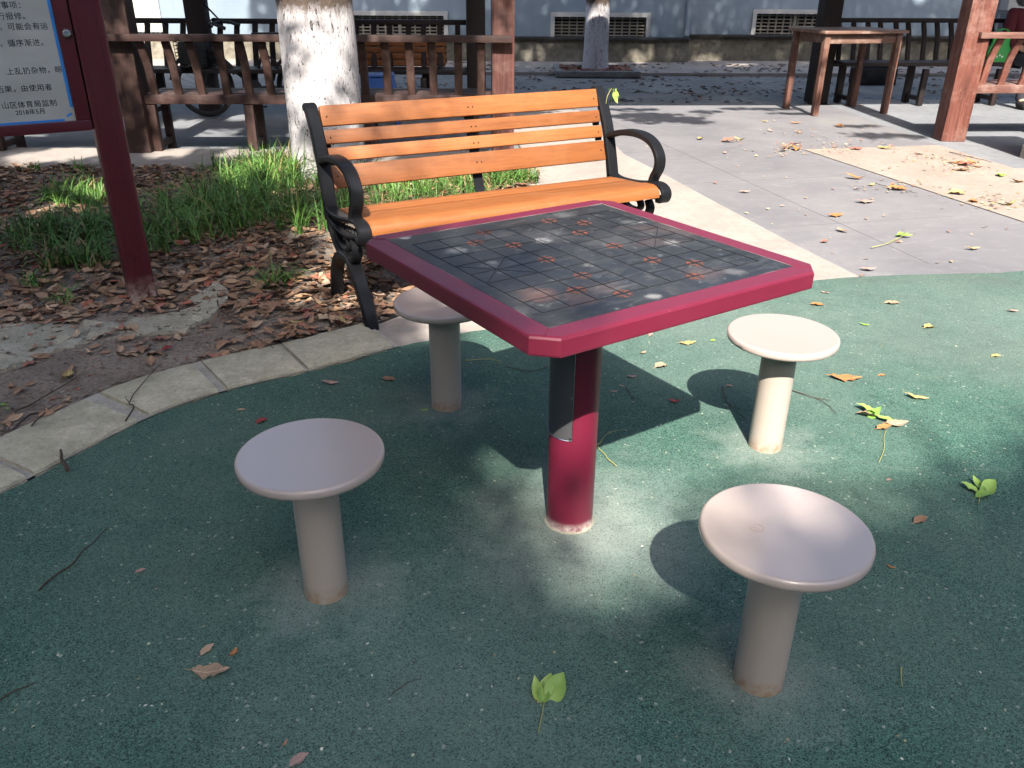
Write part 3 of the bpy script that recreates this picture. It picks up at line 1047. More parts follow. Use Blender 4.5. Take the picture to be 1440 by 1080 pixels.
BRANCH = [(*xy(G(u, v)), rx, ry) for u, v, rx, ry in ((915, 166, 0.55, 0.36), (960, 172, 0.35, 0.14), (985, 158, 0.30, 0.10), (880, 155, 0.3, 0.12), (1060, 154, 0.45, 0.12), (1245, 192, 0.42, 0.16), (1200, 178, 0.30, 0.10), (1110, 160, 0.3, 0.1))]


def poly_dist(x, y):
    """signed distance to the lit polygon, positive inside"""
    d = 1e9
    n = len(LIT)
    for i in range(n):
        ax, ay = LIT[i]
        bx_, by_ = LIT[(i + 1) % n]
        dx, dy = bx_ - ax, by_ - ay
        t = max(0, min(1, ((x - ax) * dx + (y - ay) * dy) / (dx * dx + dy * dy)))
        d = min(d, math.hypot(x - ax - t * dx, y - ay - t * dy))
    return d if inside(x, y, LIT) else -d


def shade(x, y):
    """how much of the sun a crown takes away before the ground point (x, y)"""
    pd = poly_dist(x, y)
    lit = max(0.0, min(1.0, 0.5 + pd / (0.34 if y < 3.2 else 0.22)))
    nn = noise.noise(Vector((x * 1.6, y * 1.6, 4)))
    for sx, sy, rx, ry in BRANCH:                        # branch shadows near the far end of the slab
        e = math.hypot((x - sx) / rx, (y - sy) / ry) + 0.5 * noise.noise(Vector((x * 3.2, y * 3.6, 1)))
        lit *= max(0.15, min(1, (e - 0.75) * 4 + 0.3))
    if lit < 0.9:
        for sx, sy, r in SPOTS:
            dd = math.hypot(x - sx, (y - sy) * 0.8)
            lit = max(lit, max(0.0, min(1.0, (r - dd) / 0.08 + 0.3)))
        if -1.1 < x < 0.0 and 3.9 < y < 5.6:             # dapple over the left half of the bench back
            lit = max(lit, 0.60 + 0.12 * nn)
        if -1.75 < x < -0.95 and 6.2 < y < 7.4:          # and over the trunk
            lit = max(lit, 0.62 + 0.5 * nn)
        if x < -0.3 and 7.0 < y < 7.75:                  # and along the pale edging
            lit = max(lit, 0.28 + 0.9 * nn)
        if x < -0.2 and 6.5 < y < 8.2 and nn > 0.28:
            lit = max(lit, 0.8)
    return 1 - lit


leaf_sets = {'a': [], 'b': [], 'c': []}
cellsz = 0.12
for gx in np.arange(-5.6, 6.4, cellsz):
    for gy in np.arange(-0.9, 9.9, cellsz):
        s = shade(gx, gy)
        if s < 0.02:
            continue
        lam = -math.log(max(1 - s, 0.0022)) * (5.0 if gy > 3.0 else 4.6)
        k = int(lam) + (1 if random.random() < lam % 1 else 0)
        for _ in range(k):
            x, y = gx + random.random() * cellsz, gy + random.random() * cellsz
            if gy > 3.0 and x < 0.3:
                key, z = 'b', (8.0 + 2.5 * random.random() if 3.8 < gy < 5.7 and -1.2 < gx < 0.1 else 5.0 + 2.0 * random.random())
            elif gy > 5.5:
                key, z = 'c', 4.2 + 1.8 * random.random()
            else:
                key, z = 'a', 7.2 + 2.6 * random.random()
            leaf_sets[key].append((x - SUN_DX * z, y - SUN_DY * z, z))
far_leaves = []
for gx in np.arange(-4.5, 9.5, 0.16):                  # high leaves placed to dapple the wall and the far paving
    for gy in np.arange(12.9, 18.2, 0.16):
        nn = noise.noise(Vector((gx * 1.25, gy * 1.5, 7))) + 0.5 * noise.noise(Vector((gx * 3.3, gy * 3.1, 2)))
        s = 1.0 if nn < (0.34 if gy < 15.75 else 0.52) else 0.1
        for _ in range(int(17 * s + random.random())):
            z = 7.6 + 2.6 * random.random()
            far_leaves.append((gx + random.random() * 0.16 - SUN_DX * z, gy + random.random() * 0.16 - SUN_DY * z, z))


def crown_mesh(pts, size, parent, origin):
    P = np.array(pts) - np.array(origin)
    n = len(P)
    yaw = rng.uniform(0, 2 * np.pi, n)
    tilt = rng.normal(0.45, 0.35, n)
    L = size * rng.uniform(0.75, 1.25, n)
    W = L * 0.55
    d = np.stack([np.cos(yaw) * np.cos(tilt), np.sin(yaw) * np.cos(tilt), -np.sin(tilt)], 1)
    sd = np.stack([-np.sin(yaw), np.cos(yaw), rng.normal(0, 0.3, n)], 1)
    sd /= np.linalg.norm(sd, axis=1)[:, None]
    a, b = P - d * L[:, None] / 2, P + d * L[:, None] / 2
    l, r = P + sd * W[:, None] / 2, P - sd * W[:, None] / 2
    V = np.stack([a, l, b, r], 1).reshape(-1, 3)
    me = bpy.data.meshes.new('crown')
    me.vertices.add(n * 4)
    me.vertices.foreach_set('co', V.ravel())
    me.loops.add(n * 4)
    me.loops.foreach_set('vertex_index', np.arange(n * 4))
    me.polygons.add(n)
    me.polygons.foreach_set('loop_start', np.arange(0, n * 4, 4))
    me.polygons.foreach_set('loop_total', np.full(n, 4))
    me.update()
    me.materials.append(M_crown.m)
    o = bpy.data.objects.new('crown', me)
    C.objects.link(o)
    o.parent = parent
    o['kind'] = 'stuff'
    return o


def tree(label, loc, h, r0, r1, flare, seed, mat_, pts, size=0.125, upper=0.0):
    t = thing('tree', label, 'tree', loc, 0, 'street trees with whitewashed trunks')
    tr = trunk_mesh(h, r0, r1, flare, seed, mat_)
    tr.parent = t
    if pts:
        P = np.array(pts)
        crown_mesh(pts, size, t, loc)
        bm = new()
        top = Vector((0, 0, h - 0.1))
        st = random.Random(seed)
        for k in range(9):
            q = Vector(P[st.randrange(len(P))]) - Vector(loc)
            m1 = top.lerp(q, 0.35) + Vector((0, 0, 0.5))
            m2 = top.lerp(q, 0.7) + Vector((0, 0, 0.3))
            tube(bm, smooth_path([top - Vector((0, 0, 0.5)), top, m1, m2, q], 4), [r1 * 0.75 - r1 * 0.65 * i / 16 for i in range(17)], 7)
        obj('limb', bm, M_bark, t)
    return t


tree('large tree with whitewashed trunk standing in the grass behind the orange bench', (-1.345, 6.12, 0), 4.2, 0.262, 0.235, 0.02, 3, M_white_bark.m, leaf_sets['c'] + far_leaves, 0.15)
tree('thinner whitewashed tree in a leaf-filled pit before the blue building', (1.245, 13.6, 0), 3.6, 0.185, 0.165, 0.05, 8, M_white_bark_low, [(1.25 + jit(1.6), 13.4 + jit(1.3), random.uniform(3.4, 5.6)) for _ in range(900)], 0.16)
tree('tree out of frame whose crown shades the rubber ground and stools', (1.2, -8.2, 0), 7.0, 0.26, 0.2, 0.04, 12, M_white_bark_low, leaf_sets['a'], 0.118)
tree('tree out of frame whose crown shades the leaf litter and notice board', (-5.2, 0.6, 0), 5.0, 0.24, 0.2, 0.04, 17, M_white_bark_low, leaf_sets['b'], 0.11)

# blocks of flats added out of view to cut low sky light
for lab, loc, rz, w_, h_ in (('added unseen block of flats cutting sky light behind the camera', (0, -19, 0), 0, 44, 11), ('added unseen block of flats cutting sky light on the west side', (-17, 2, 0), 90, 30, 10),
                             ('added unseen block of flats cutting sky light on the east side', (19, 2, 0), 90, 30, 10)):
    fl = thing('added_sky_block', lab, 'building', loc, R(rz), 'added unseen blocks of flats round the yard')
    bx('wall', M_blue, [((0, 0, h_ / 2), (w_, 4, h_))], fl)
    bx('window', M_dark, [((-w_ / 2 + 2.5 + k * 3.0, sd * 2.01, 1.6 + f_ * 3.0), (1.5, 0.05, 1.4)) for k in range(int(w_ / 3) - 1) for f_ in range(3) for sd in (-1, 1)], fl)['kind'] = 'stuff'

# tree pit of the far tree
pit = thing('tree_pit', 'low dark kerb frame full of dead leaves round the thinner tree', 'tree pit', (1.25, 13.6, 0))
for c, s in (((0, -0.52, 0.04), (1.26, 0.09, 0.085)), ((0, 0.52, 0.04), (1.26, 0.09, 0.085)), ((-0.585, 0, 0.039), (0.09, 0.945, 0.085)), ((0.585, 0, 0.039), (0.09, 0.945, 0.085))):
    bx('kerb_block', M_asphalt, [(c, s)], pit, 0.008)
bx('soil', M_soil, [((0, 0, 0.04), (1.07, 0.94, 0.06))], pit)

# ================================================================== chess table
TYAW = 0.5892
tab = thing('chess_table', 'square maroon metal table with a scuffed black Chinese chess board', 'chess table', (POST[0], POST[1], 0), TYAW)
S, CH, TH, HT = 0.382, 0.041, 0.039, 0.75
IN = 0.3325


def octa(s, c):
    return [(-s, -s + c), (-s + c, -s), (s - c, -s), (s, -s + c), (s, s - c), (s - c, s), (-s + c, s), (-s, s - c)]


bm = new()
levels = [(octa(S - 0.01, CH - 0.004), HT - TH - 0.004), (octa(S - 0.001, CH), HT - TH), (octa(S, CH), HT - TH + 0.004), (octa(S, CH), HT - 0.006), (octa(S - 0.0018, CH - 0.0008), HT - 0.0018), (octa(S - 0.006, CH - 0.0025), HT)]
rings = [[bm.verts.new((x, y, z)) for x, y in p] for p, z in levels]
sq = [(-IN, -IN), (-IN, -IN), (IN, -IN), (IN, -IN), (IN, IN), (IN, IN), (-IN, IN), (-IN, IN)]
for a, b in zip(rings, rings[1:]):
    for k in range(8):
        bm.faces.new((a[k], a[(k + 1) % 8], b[(k + 1) % 8], b[k]))
inner_t = [bm.verts.new((x, y, HT)) for x, y in ((-IN, -IN), (IN, -IN), (IN, IN), (-IN, IN))]
inner_b = [bm.verts.new((x, y, HT - 0.012)) for x, y in ((-IN, -IN), (IN, -IN), (IN, IN), (-IN, IN))]
o_ = rings[-1]
for i in range(4):
    bm.faces.new((o_[2 * i], o_[2 * i + 1], inner_t[i]))
    bm.faces.new((o_[2 * i + 1], o_[(2 * i + 2) % 8], inner_t[(i + 1) % 4], inner_t[i]))
    bm.faces.new((inner_t[i], inner_t[(i + 1) % 4], inner_b[(i + 1) % 4], inner_b[i]))
bm.faces.new(rings[0][::-1])
obj('frame', bm, M_maroon_top, tab, sharp=8)
bm = new()
for i in range(4):                                       # weld seams at the corners
    sx, sy = ((-1, -1), (1, -1), (1, 1), (-1, 1))[i]
    a = Vector((sx * (IN + 0.001), sy * (IN + 0.001), HT + 0.0004))
    b = Vector((sx * (S - CH * 0.56), sy * (S - CH * 0.56), HT + 0.0003))
    tube(bm, [a, b], 0.0013, 5)
obj('weld_seam', bm, M_maroon_top, tab)
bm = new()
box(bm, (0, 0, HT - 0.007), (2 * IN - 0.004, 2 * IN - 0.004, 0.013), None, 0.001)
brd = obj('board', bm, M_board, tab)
bm = new()                                              # pale dust packed in the joint round the board
ring_pts = []
for k in range(161):
    q = (k % 160) / 40
    i_, f_ = int(q), q - int(q)
    a_, b_ = (((-1, -1), (1, -1)), ((1, -1), (1, 1)), ((1, 1), (-1, 1)), ((-1, 1), (-1, -1)))[i_]
    ring_pts.append((IN * (a_[0] + (b_[0] - a_[0]) * f_), IN * (a_[1] + (b_[1] - a_[1]) * f_), HT - 0.0006))
tube(bm, ring_pts, [0.0003 + 0.0009 * max(0, noise.noise(Vector((p[0] * 14, p[1] * 14, 2))) + 0.15) for p in ring_pts], 5)
obj('dust_joint', bm, M_dust, tab)
D = 0.066
bm = new()
zl = HT - 0.0003
lw = 0.0018


def line(a, b, w=lw):
    a, b = Vector((*a, zl)), Vector((*b, zl))
    d = (b - a).normalized()
    q = Vector((-d.y, d.x, 0)) * w / 2
    box(bm, (a + b) / 2, ((b - a).length + w, w, 0.0012), Matrix.Rotation(math.atan2(d.y, d.x), 3, 'Z'))


for i in range(10):
    line(((i - 4.5) * D, -4 * D), ((i - 4.5) * D, 4 * D))
zl -= 0.0001
for j in range(9):
    y = (j - 4) * D
    if j in (0, 8):
        line((-4.5 * D, y), (4.5 * D, y))
    else:
        line((-4.5 * D, y), (-0.5 * D, y))
        line((0.5 * D, y), (4.5 * D, y))
zl -= 0.0001
for sx in (-1, 1):
    line((sx * 4.5 * D, -D), (sx * 2.5 * D, D))
    zl -= 0.00005
    line((sx * 4.5 * D, D), (sx * 2.5 * D, -D))
obj('grid_line', bm, M_line, tab, sharp=0)
bm = new()
for ax in (-1, 1):
    for ay in (-1, 1):
        a = 0.005
        lg = 0.017
        prism(bm, [(ax * a, ay * a), (ax * (a + lg), ay * a), (ax * (a + lg * 0.8), ay * (a + 0.005)), (ax * (a + 0.006), ay * (a + 0.006)), (ax * (a + 0.005), ay * (a + lg * 0.8)), (ax * a, ay * (a + lg))], HT - 0.0006, HT + 0.0004)
mk = obj('position_mark', bm, M_red, brd, sharp=0)
spots = [(sx * 1.5 * D, k * 2 * D) for sx in (-1, 1) for k in (-2, -1, 0, 1, 2)] + [(sx * 2.5 * D, k * 3 * D) for sx in (-1, 1) for k in (-1, 1)]
for i, (x, y) in enumerate(spots):
    m_ = mk if i == 0 else mk.copy()
    if i:
        C.objects.link(m_)
        m_.parent = brd
    m_.location = (x, y, 0)
    m_.rotation_euler = (0, 0, R(random.choice((0, 90, 180, 270))))
# post, with its curved dark notice plate
bm = new()
lathe(bm, [(0.0, -0.01), (0.062, -0.01), (0.062, HT - TH - 0.004)], 48)
obj('post', bm, M_maroon, tab, sharp=40)
bm = new()
lathe(bm, [(0.062, 0.0045), (0.0665, 0.0045), (0.064, 0.007), (0.062, 0.008)], 40)
obj('base_seal', bm, M_rubble, tab)
bm = new()
box(bm, (0, 0, HT - TH - 0.010), (0.46, 0.46, 0.010), None, 0.002)
obj('under_plate', bm, M_maroon, tab)
bm = new()
A0, A1, Z0, Z1 = R(155 - 33.76), R(263 - 33.76), 0.285, 0.62
ins = [[], []]
NA = 20
for side, rr in ((0, 0.0622), (1, 0.0645)):
    for i in range(NA + 1):
        a = A0 + (A1 - A0) * i / NA
        col_ = []
        zc = 0.05 * (max(0, 1 - (NA - i) / NA * 1.0) * 0 + max(0, ((NA / 2 - i) / (NA / 2))) ** 2)
        for k in range(7):
            z = Z0 + zc + (Z1 - Z0 - zc * 2) * k / 6
            col_.append(bm.verts.new((rr * math.cos(a), rr * math.sin(a), z)))
        ins[side].append(col_)
for i in range(NA):
    for k in range(6):
        bm.faces.new((ins[1][i][k], ins[1][i + 1][k], ins[1][i + 1][k + 1], ins[1][i][k + 1]))
for i in range(NA):
    bm.faces.new((ins[1][i][0], ins[0][i][0], ins[0][i + 1][0], ins[1][i + 1][0]))
    bm.faces.new((ins[1][i][6], ins[1][i + 1][6], ins[0][i + 1][6], ins[0][i][6]))
for k in range(6):
    bm.faces.new((ins[1][NA][k], ins[0][NA][k], ins[0][NA][k + 1], ins[1][NA][k + 1]))
pl = obj('notice_plate', bm, M_plate, tab)
bm = new()
rr = 0.0648
rim = [(rr * math.cos(A0 + (A1 - A0) * i / NA), rr * math.sin(A0 + (A1 - A0) * i / NA), Z0 + 0.05 * (max(0, (NA / 2 - i) / (NA / 2))) ** 2) for i in range(NA + 1)]
rim += [(rr * math.cos(A1), rr * math.sin(A1), Z0 + (Z1 - Z0) * k / 6) for k in range(1, 7)]
tube(bm, rim, 0.0011, 5)
for z in (Z0 + 0.008, Z0 + 0.12, Z1 - 0.02):
    bmesh.ops.create_icosphere(bm, subdivisions=1, radius=0.004, matrix=Matrix.Translation((rr * math.cos(A1 - 0.06), rr * math.sin(A1 - 0.06), z)))
obj('plate_edge', bm, M_chrome, pl)

# ================================================================== stools
HS, RS = 0.386, 0.1605


def make_stool(label, loc, rz):
    t = thing('stool', label, 'stool', (*loc, 0), rz, 'four round beige metal stools about the chess table')
    bm = new()
    lathe(bm, [(0.0, -0.01), (0.0512, -0.01), (0.0512, HS - 0.012), (0.0, HS - 0.012)], 40)
    obj('post', bm, M_stoolpost, t, sharp=40)
    bm = new()
    lathe(bm, [(0.05, HS - 0.014), (RS - 0.016, HS - 0.0145), (RS - 0.012, HS - 0.0215), (RS - 0.005, HS - 0.023), (RS - 0.0012, HS - 0.02), (RS, HS - 0.014), (RS - 0.0006, HS - 0.0065), (RS - 0.0022, HS - 0.0022),
               (RS - 0.0052, HS - 0.0004), (RS - 0.0075, HS), (RS - 0.0085, HS - 0.00005), (RS - 0.03, HS - 0.0005), (RS * 0.4, HS - 0.002), (0.0, HS - 0.0025)], 72)
    s = obj('seat', bm, M_stool, t, sharp=60)
    return t


st = make_stool('beige round stool at the left, wholly in the shade before the kerb', STOOLS[0], 0.4)
for q, lab, rz in ((1, 'beige round stool with a worn round stamp in its seat, closest to the camera', 1.9),
                   (2, 'sunlit beige round stool on the open side of the table before the grey paving', 3.3),
                   (3, 'beige round stool partly hidden by the table corner beside the kerb', 5.0)):
    c = copy_tree(st)
    c.location = (*STOOLS[q], 0)
    c.rotation_euler = (0, 0, rz)
    c['label'] = lab
    if q == 1:
        seat = [ch for ch in c.children if ch.name.startswith('seat')][0]
        bm = new()
        pt = G(1064, 741, HS)
        rel = Matrix.Rotation(-rz, 3, 'Z') @ (pt - Vector((*STOOLS[1], HS)))
        pts = [(rel.x + 0.0125 * math.cos(a), rel.y + 0.0125 * math.sin(a), HS - 0.0022) for a in np.linspace(0, 6.0, 30)]
        tube(bm, pts, 0.0007, 4)
        for k in range(3):
            tube(bm, [(rel.x - 0.008 + k * 0.005, rel.y + 0.004, HS - 0.0022), (rel.x - 0.006 + k * 0.005, rel.y + 0.011, HS - 0.0022)], 0.0008, 4)
        tube(bm, [(rel.x - 0.009, rel.y - 0.001, HS - 0.0022), (rel.x + 0.009, rel.y + 0.001, HS - 0.0022)], 0.0007, 4)
        obj('stamp', bm, Mat('worn_stamp', (0.30, 0.22, 0.18), 0.7), seat)

# ================================================================== park bench
def make_bench(label, loc, rz, group):
    t = thing('park_bench', label, 'bench', loc, rz, group)
    L = 1.435
    for side in (0, 1):
        x0 = -0.053 if side == 0 else L - 0.003
        x1 = x0 + 0.056
        fr = thing_part = bpy.data.objects.new('side_frame', None)
        C.objects.link(fr)
        fr.parent = t
        # legs
        bm = new()
        bar(bm, [(-0.035, 0.0), (-0.004, 0.075), (0.062, 0.15), (0.115, 0.215), (0.175, 0.25)], x0, x1, [0.030, 0.034, 0.036, 0.03])
        obj('leg', bm, M_iron, fr)
        bm = new()
        bar(bm, [(0.175, 0.25), (0.27, 0.245), (0.35, 0.20), (0.405, 0.12), (0.43, 0.0)], x0, x1, [0.03, 0.036, 0.034, 0.03])
        obj('leg', bm, M_iron, fr)
        bm = new()
        xm0, xm1 = x0 + 0.006, x1 - 0.006
        # seat rail, open in the middle, with a rounded nose
        bar(bm, [(0.43, 0.425), (0.36, 0.405), (0.22, 0.412), (0.08, 0.437), (0.02, 0.440), (-0.018, 0.425), (-0.028, 0.398), (-0.012, 0.375), (0.018, 0.372)], x0, x1, [0.022, 0.022, 0.02, 0.022, 0.026])
        bar(bm, [(0.42, 0.375), (0.30, 0.348), (0.16, 0.352), (0.06, 0.375), (0.0, 0.385)], xm0, xm1, [0.02, 0.016, 0.016, 0.02])
        # scrolls hanging below
        bar(bm, [(0.41, 0.37), (0.37, 0.30), (0.28, 0.245), (0.18, 0.240), (0.11, 0.270), (0.085, 0.315), (0.105, 0.35)], xm0, xm1, [0.03, 0.028, 0.028, 0.03, 0.02])
        bar(bm, [(0.33, 0.33), (0.27, 0.29), (0.20, 0.285), (0.16, 0.305), (0.175, 0.335), (0.21, 0.33)], xm0 + 0.003, xm1 - 0.003, [0.012, 0.022, 0.02, 0.012])
        obj('seat_rail', bm, M_iron, fr)
        bm = new()
        for k in range(9):
            y = 0.37 - k * 0.036
            tube(bm, [(x0 + 0.024, y, 0.402 - 0.012 + max(0, (0.2 - y)) * 0.12), (x0 + 0.024, y - 0.012, 0.366 + max(0, (0.2 - y)) * 0.10)], 0.006, 6)
        obj('tracery', bm, M_iron, fr)['kind'] = 'stuff'
        bm = new()
        bar(bm, [(0.405, 0.365), (0.425, 0.45), (0.447, 0.53), (0.483, 0.64), (0.527, 0.725), (0.563, 0.783), (0.592, 0.811), (0.612, 0.805)], x0, x1, [0.04, 0.036, 0.034, 0.034, 0.036, 0.03])
        obj('back_post', bm, M_iron, fr)
        bm = new()
        bar(bm, [(0.468, 0.600), (0.40, 0.622), (0.30, 0.642), (0.19, 0.645), (0.10, 0.622), (0.048, 0.572), (0.042, 0.520), (0.070, 0.470), (0.082, 0.436)], x0 + 0.001, x1 - 0.001, [0.026, 0.030, 0.030, 0.030, 0.026])
        obj('armrest', bm, M_iron, fr)
        for y, z in ((0.475, 0.525), (0.50, 0.59), (0.53, 0.66), (0.565, 0.75)):
            bm = new()
            box(bm, (x1 + 0.014 if side == 0 else x0 - 0.014, y, z), (0.034, 0.012, 0.028), None, 0.002)
            obj('slat_bracket', bm, M_iron, fr)
    # back slats along the leaning line
    p0, p1 = Vector((0, 0.446, 0.485)), Vector((0, 0.566, 0.806))
    d = (p1 - p0)
    Lb = d.length
    tilt = math.atan2(d.y, d.z)
    for f0, f1 in ((0.0, 0.285), (0.335, 0.505), (0.555, 0.725), (0.775, 1.03)):
        w = (f1 - f0) * Lb
        c = p0 + d * ((f0 + f1) / 2)
        bm = new()
        box(bm, (L / 2, 0, 0), (L - 0.012, 0.026, w), None, 0.006)
        bmesh.ops.transform(bm, matrix=Matrix.Translation(c) @ Matrix.Rotation(-tilt, 4, 'X'), verts=bm.verts)
        obj('back_slat', bm, M_orange, t)
    # seat slats, the front one rounded over
    ys = [0.385, 0.313, 0.241, 0.169]
    for y in ys:
        bm = new()
        z = 0.403 + (0.40 - y) * 0.075
        box(bm, (L / 2, y - 0.034, z), (L - 0.012, 0.068, 0.026), Matrix.Rotation(-0.075, 3, 'X'), 0.005)
        obj('seat_slat', bm, M_orange, t)
    bm = new()
    bar(bm, [(0.097, 0.4275), (0.06, 0.431), (0.03, 0.432), (0.008, 0.427), (-0.006, 0.412), (-0.008, 0.392)], 0.004, L - 0.004, 0.026)
    obj('seat_slat', bm, M_orange, t)
    bm = new()
    bar(bm, [(0.592, 0.80), (0.545, 0.70), (0.488, 0.54), (0.462, 0.44), (0.42, 0.385), (0.25, 0.372), (0.05, 0.400)], L / 2 - 0.025, L / 2 + 0.025, 0.008)
    obj('middle_strap', bm, M_iron, t)
    bm = new()
    for sl in (0.16, 0.42, 0.64, 0.9):
        for x in (L / 2 - 0.012, L / 2 + 0.012, 0.03, L - 0.03):
            c = p0 + d * sl
            bmesh.ops.create_icosphere(bm, subdivisions=1, radius=0.0045, matrix=Matrix.Translation((x, c.y - 0.013, c.z)))
    obj('bolt', bm, M_iron, t)['kind'] = 'stuff'
    return t


BYAW = R(28.6)
BL = Vector((-0.575, 3.215, 0.0))
bench = make_bench('orange slatted park bench with black scrolled iron ends standing between the table and the tree', BL, BYAW, None)
crate = thing('slatted_crate', 'long orange slatted wooden crate on the far black bench seat, seen between balusters', 'crate', (-1.30, 9.42, 0.478), R(1.5))
for k in range(4):
    for y in (-0.16, 0.16):
        bm = new()
        box(bm, (0, y, 0.034 + k * 0.064), (1.15, 0.018, 0.052), None, 0.003)
        obj('slat', bm, M_orange, crate)
for x in (-0.5, -0.17, 0.17, 0.5):
    bm = new()
    box(bm, (x, 0, 0.13), (0.03, 0.296, 0.25), None, 0.003)
    obj('rib', bm, M_blackmetal, crate)
bm = new()
box(bm, (0, 0, 0.004), (1.13, 0.29, 0.012))
obj('bottom', bm, M_darkwood_x, crate)

# ================================================================== notice board
bd_yaw = R(33)
nb = thing('notice_board', 'metal notice board of black Chinese rules in a maroon frame on maroon posts', 'notice board', (-1.655, 3.486, 0), bd_yaw)
WB = 1.25                                                # distance between the posts


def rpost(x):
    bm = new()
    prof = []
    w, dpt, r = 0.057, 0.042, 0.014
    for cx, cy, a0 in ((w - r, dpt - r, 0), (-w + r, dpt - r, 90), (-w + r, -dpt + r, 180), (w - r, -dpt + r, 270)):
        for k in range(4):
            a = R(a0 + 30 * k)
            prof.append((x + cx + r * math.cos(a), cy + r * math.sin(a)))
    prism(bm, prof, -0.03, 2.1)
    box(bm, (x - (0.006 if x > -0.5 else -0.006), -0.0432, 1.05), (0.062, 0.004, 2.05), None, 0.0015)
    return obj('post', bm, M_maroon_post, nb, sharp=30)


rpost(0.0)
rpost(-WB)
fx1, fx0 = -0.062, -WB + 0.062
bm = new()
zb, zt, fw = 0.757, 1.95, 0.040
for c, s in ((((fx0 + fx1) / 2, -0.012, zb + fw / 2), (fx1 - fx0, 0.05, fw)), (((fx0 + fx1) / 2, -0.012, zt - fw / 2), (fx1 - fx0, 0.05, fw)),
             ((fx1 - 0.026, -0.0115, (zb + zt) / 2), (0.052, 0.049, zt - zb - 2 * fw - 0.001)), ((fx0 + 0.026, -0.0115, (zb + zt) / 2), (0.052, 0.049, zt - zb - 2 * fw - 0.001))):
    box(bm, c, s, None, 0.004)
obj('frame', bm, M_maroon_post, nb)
bm = new()
px1, px0, pz0, pz1 = fx1 - 0.052, fx0 + 0.052, zb + fw, zt - fw
box(bm, ((px0 + px1) / 2, -0.016, (pz0 + pz1) / 2), (px1 - px0, 0.006, pz1 - pz0))
plate = obj('sign_plate', bm, M_sign, nb)
bm = new()
box(bm, (px1 - 0.006, -0.0196, (pz0 + pz1) / 2 + 0.025), (0.011, 0.0012, pz1 - pz0 - 0.05))
box(bm, ((px0 + px1) / 2 - 0.02, -0.0196, pz0 + 0.004), (px1 - px0 - 0.04, 0.0012, 0.008))
box(bm, (px1 - 0.020, -0.0195, pz0 + 0.022), (0.022, 0.0011, 0.008), Matrix.Rotation(R(-30), 3, 'Y'))
obj('blue_film', bm, M_tape, plate, sharp=0)
bm = new()
lathe(bm, [(0.0, 0.0), (0.016, 0.0), (0.0175, 0.004), (0.0165, 0.011), (0.011, 0.017), (0.0, 0.019)], 24)
bmesh.ops.rotate(bm, verts=bm.verts, matrix=Matrix.Rotation(R(90), 3, 'X'))
bmesh.ops.translate(bm, verts=bm.verts, vec=(-0.083, -0.036, 1.116))
obj('lock_knob', bm, M_chrome, nb)
bm = new()
box(bm, (fx1 + 0.003, 0.0, (zb + zt) / 2), (0.006, 0.02, zt - zb))
obj('gap_strip', bm, M_blackmetal, nb)
bm = new()
box(bm, (0.0585, -0.012, 0.77), (0.002, 0.028, 0.05))
obj('pale_sticker', bm, M_white, nb)
LINES = [('注意事项：', 1.213, -0.199), ('进行报修。', 1.176, -0.192), ('，可能会有运', 1.140, -0.140), ('，循序渐进。', 1.084, -0.152),
         ('上乱扔杂物，晾', 0.986, -0.124), ('后果，由使用者', 0.924, -0.172), ('山区体育局监制', 0.866, -0.168), ('2018年5月', 0.838, -0.214)]
for txt, z, xr in LINES:
    cu = bpy.data.curves.new('lettering', 'FONT')
    cu.body = txt
    small = txt.startswith('2018')
    cu.size = 0.023 if small else 0.0265
    cu.extrude = 0.0004
    cu.space_character = 1.0 if small else 1.06
    cu.align_x = 'RIGHT'
    cu.align_y = 'CENTER'
    tmp = bpy.data.objects.new('lettering', cu)
    C.objects.link(tmp)
    bpy.context.view_layer.update()
    me = bpy.data.meshes.new_from_object(tmp.evaluated_get(bpy.context.evaluated_depsgraph_get()))
    bpy.data.objects.remove(tmp)
    me.name = 'lettering'
    me.materials.clear()
    me.materials.append(M_ink.m)
    o = bpy.data.objects.new('lettering', me)
    C.objects.link(o)
    o.parent = plate
    o.location = (xr, -0.0198, z)
    o.rotation_euler = (R(90), 0, 0)

# ================================================================== things in and round the pavilion
tbl = thing('wooden_table', 'small weathered wooden table at the back of the paving before a dark post', 'table', (3.60, 9.72, 0), R(14))
bm = new()
box(bm, (0, 0, 0.832), (1.0, 0.72, 0.030), None, 0.004)
obj('tabletop', bm, M_tablewood, tbl)
bm = new()
for c, s in (((0, -0.29, 0.765), (0.80, 0.022, 0.09)), ((0, 0.29, 0.765), (0.80, 0.022, 0.09)), ((-0.40, 0, 0.764), (0.022, 0.52, 0.088)), ((0.40, 0, 0.764), (0.022, 0.52, 0.088))):
    box(bm, c, s, None, 0.003)
obj('apron', bm, M_tablewood, tbl)
bm = new()
box(bm, (0, 0, 0.408), (0.062, 0.062, 0.818), None, 0.004)
l0 = obj('leg', bm, M_tablewood_z, tbl)
for i, (x, y) in enumerate(((-0.43, -0.29), (0.43, -0.29), (-0.43, 0.29), (0.43, 0.29))):
    l = l0 if i == 0 else l0.copy()
    if i:
        C.objects.link(l)
        l.parent = tbl
    l.location = (x, y, 0)

blk = thing('stone_block', 'low dark stone block lying beyond the far bench rail', 'stone block', (5.12, 12.55, 0), R(4))
bm = new()
box(bm, (0, 0, 0.10), (0.55, 0.34, 0.22), None, 0.02)
obj('block', bm, M_darkstone, blk)
bm = new()
box(bm, (0.02, 0, 0.225), (0.5, 0.3, 0.03), None, 0.01)
obj('cap', bm, M_darkstone, blk)

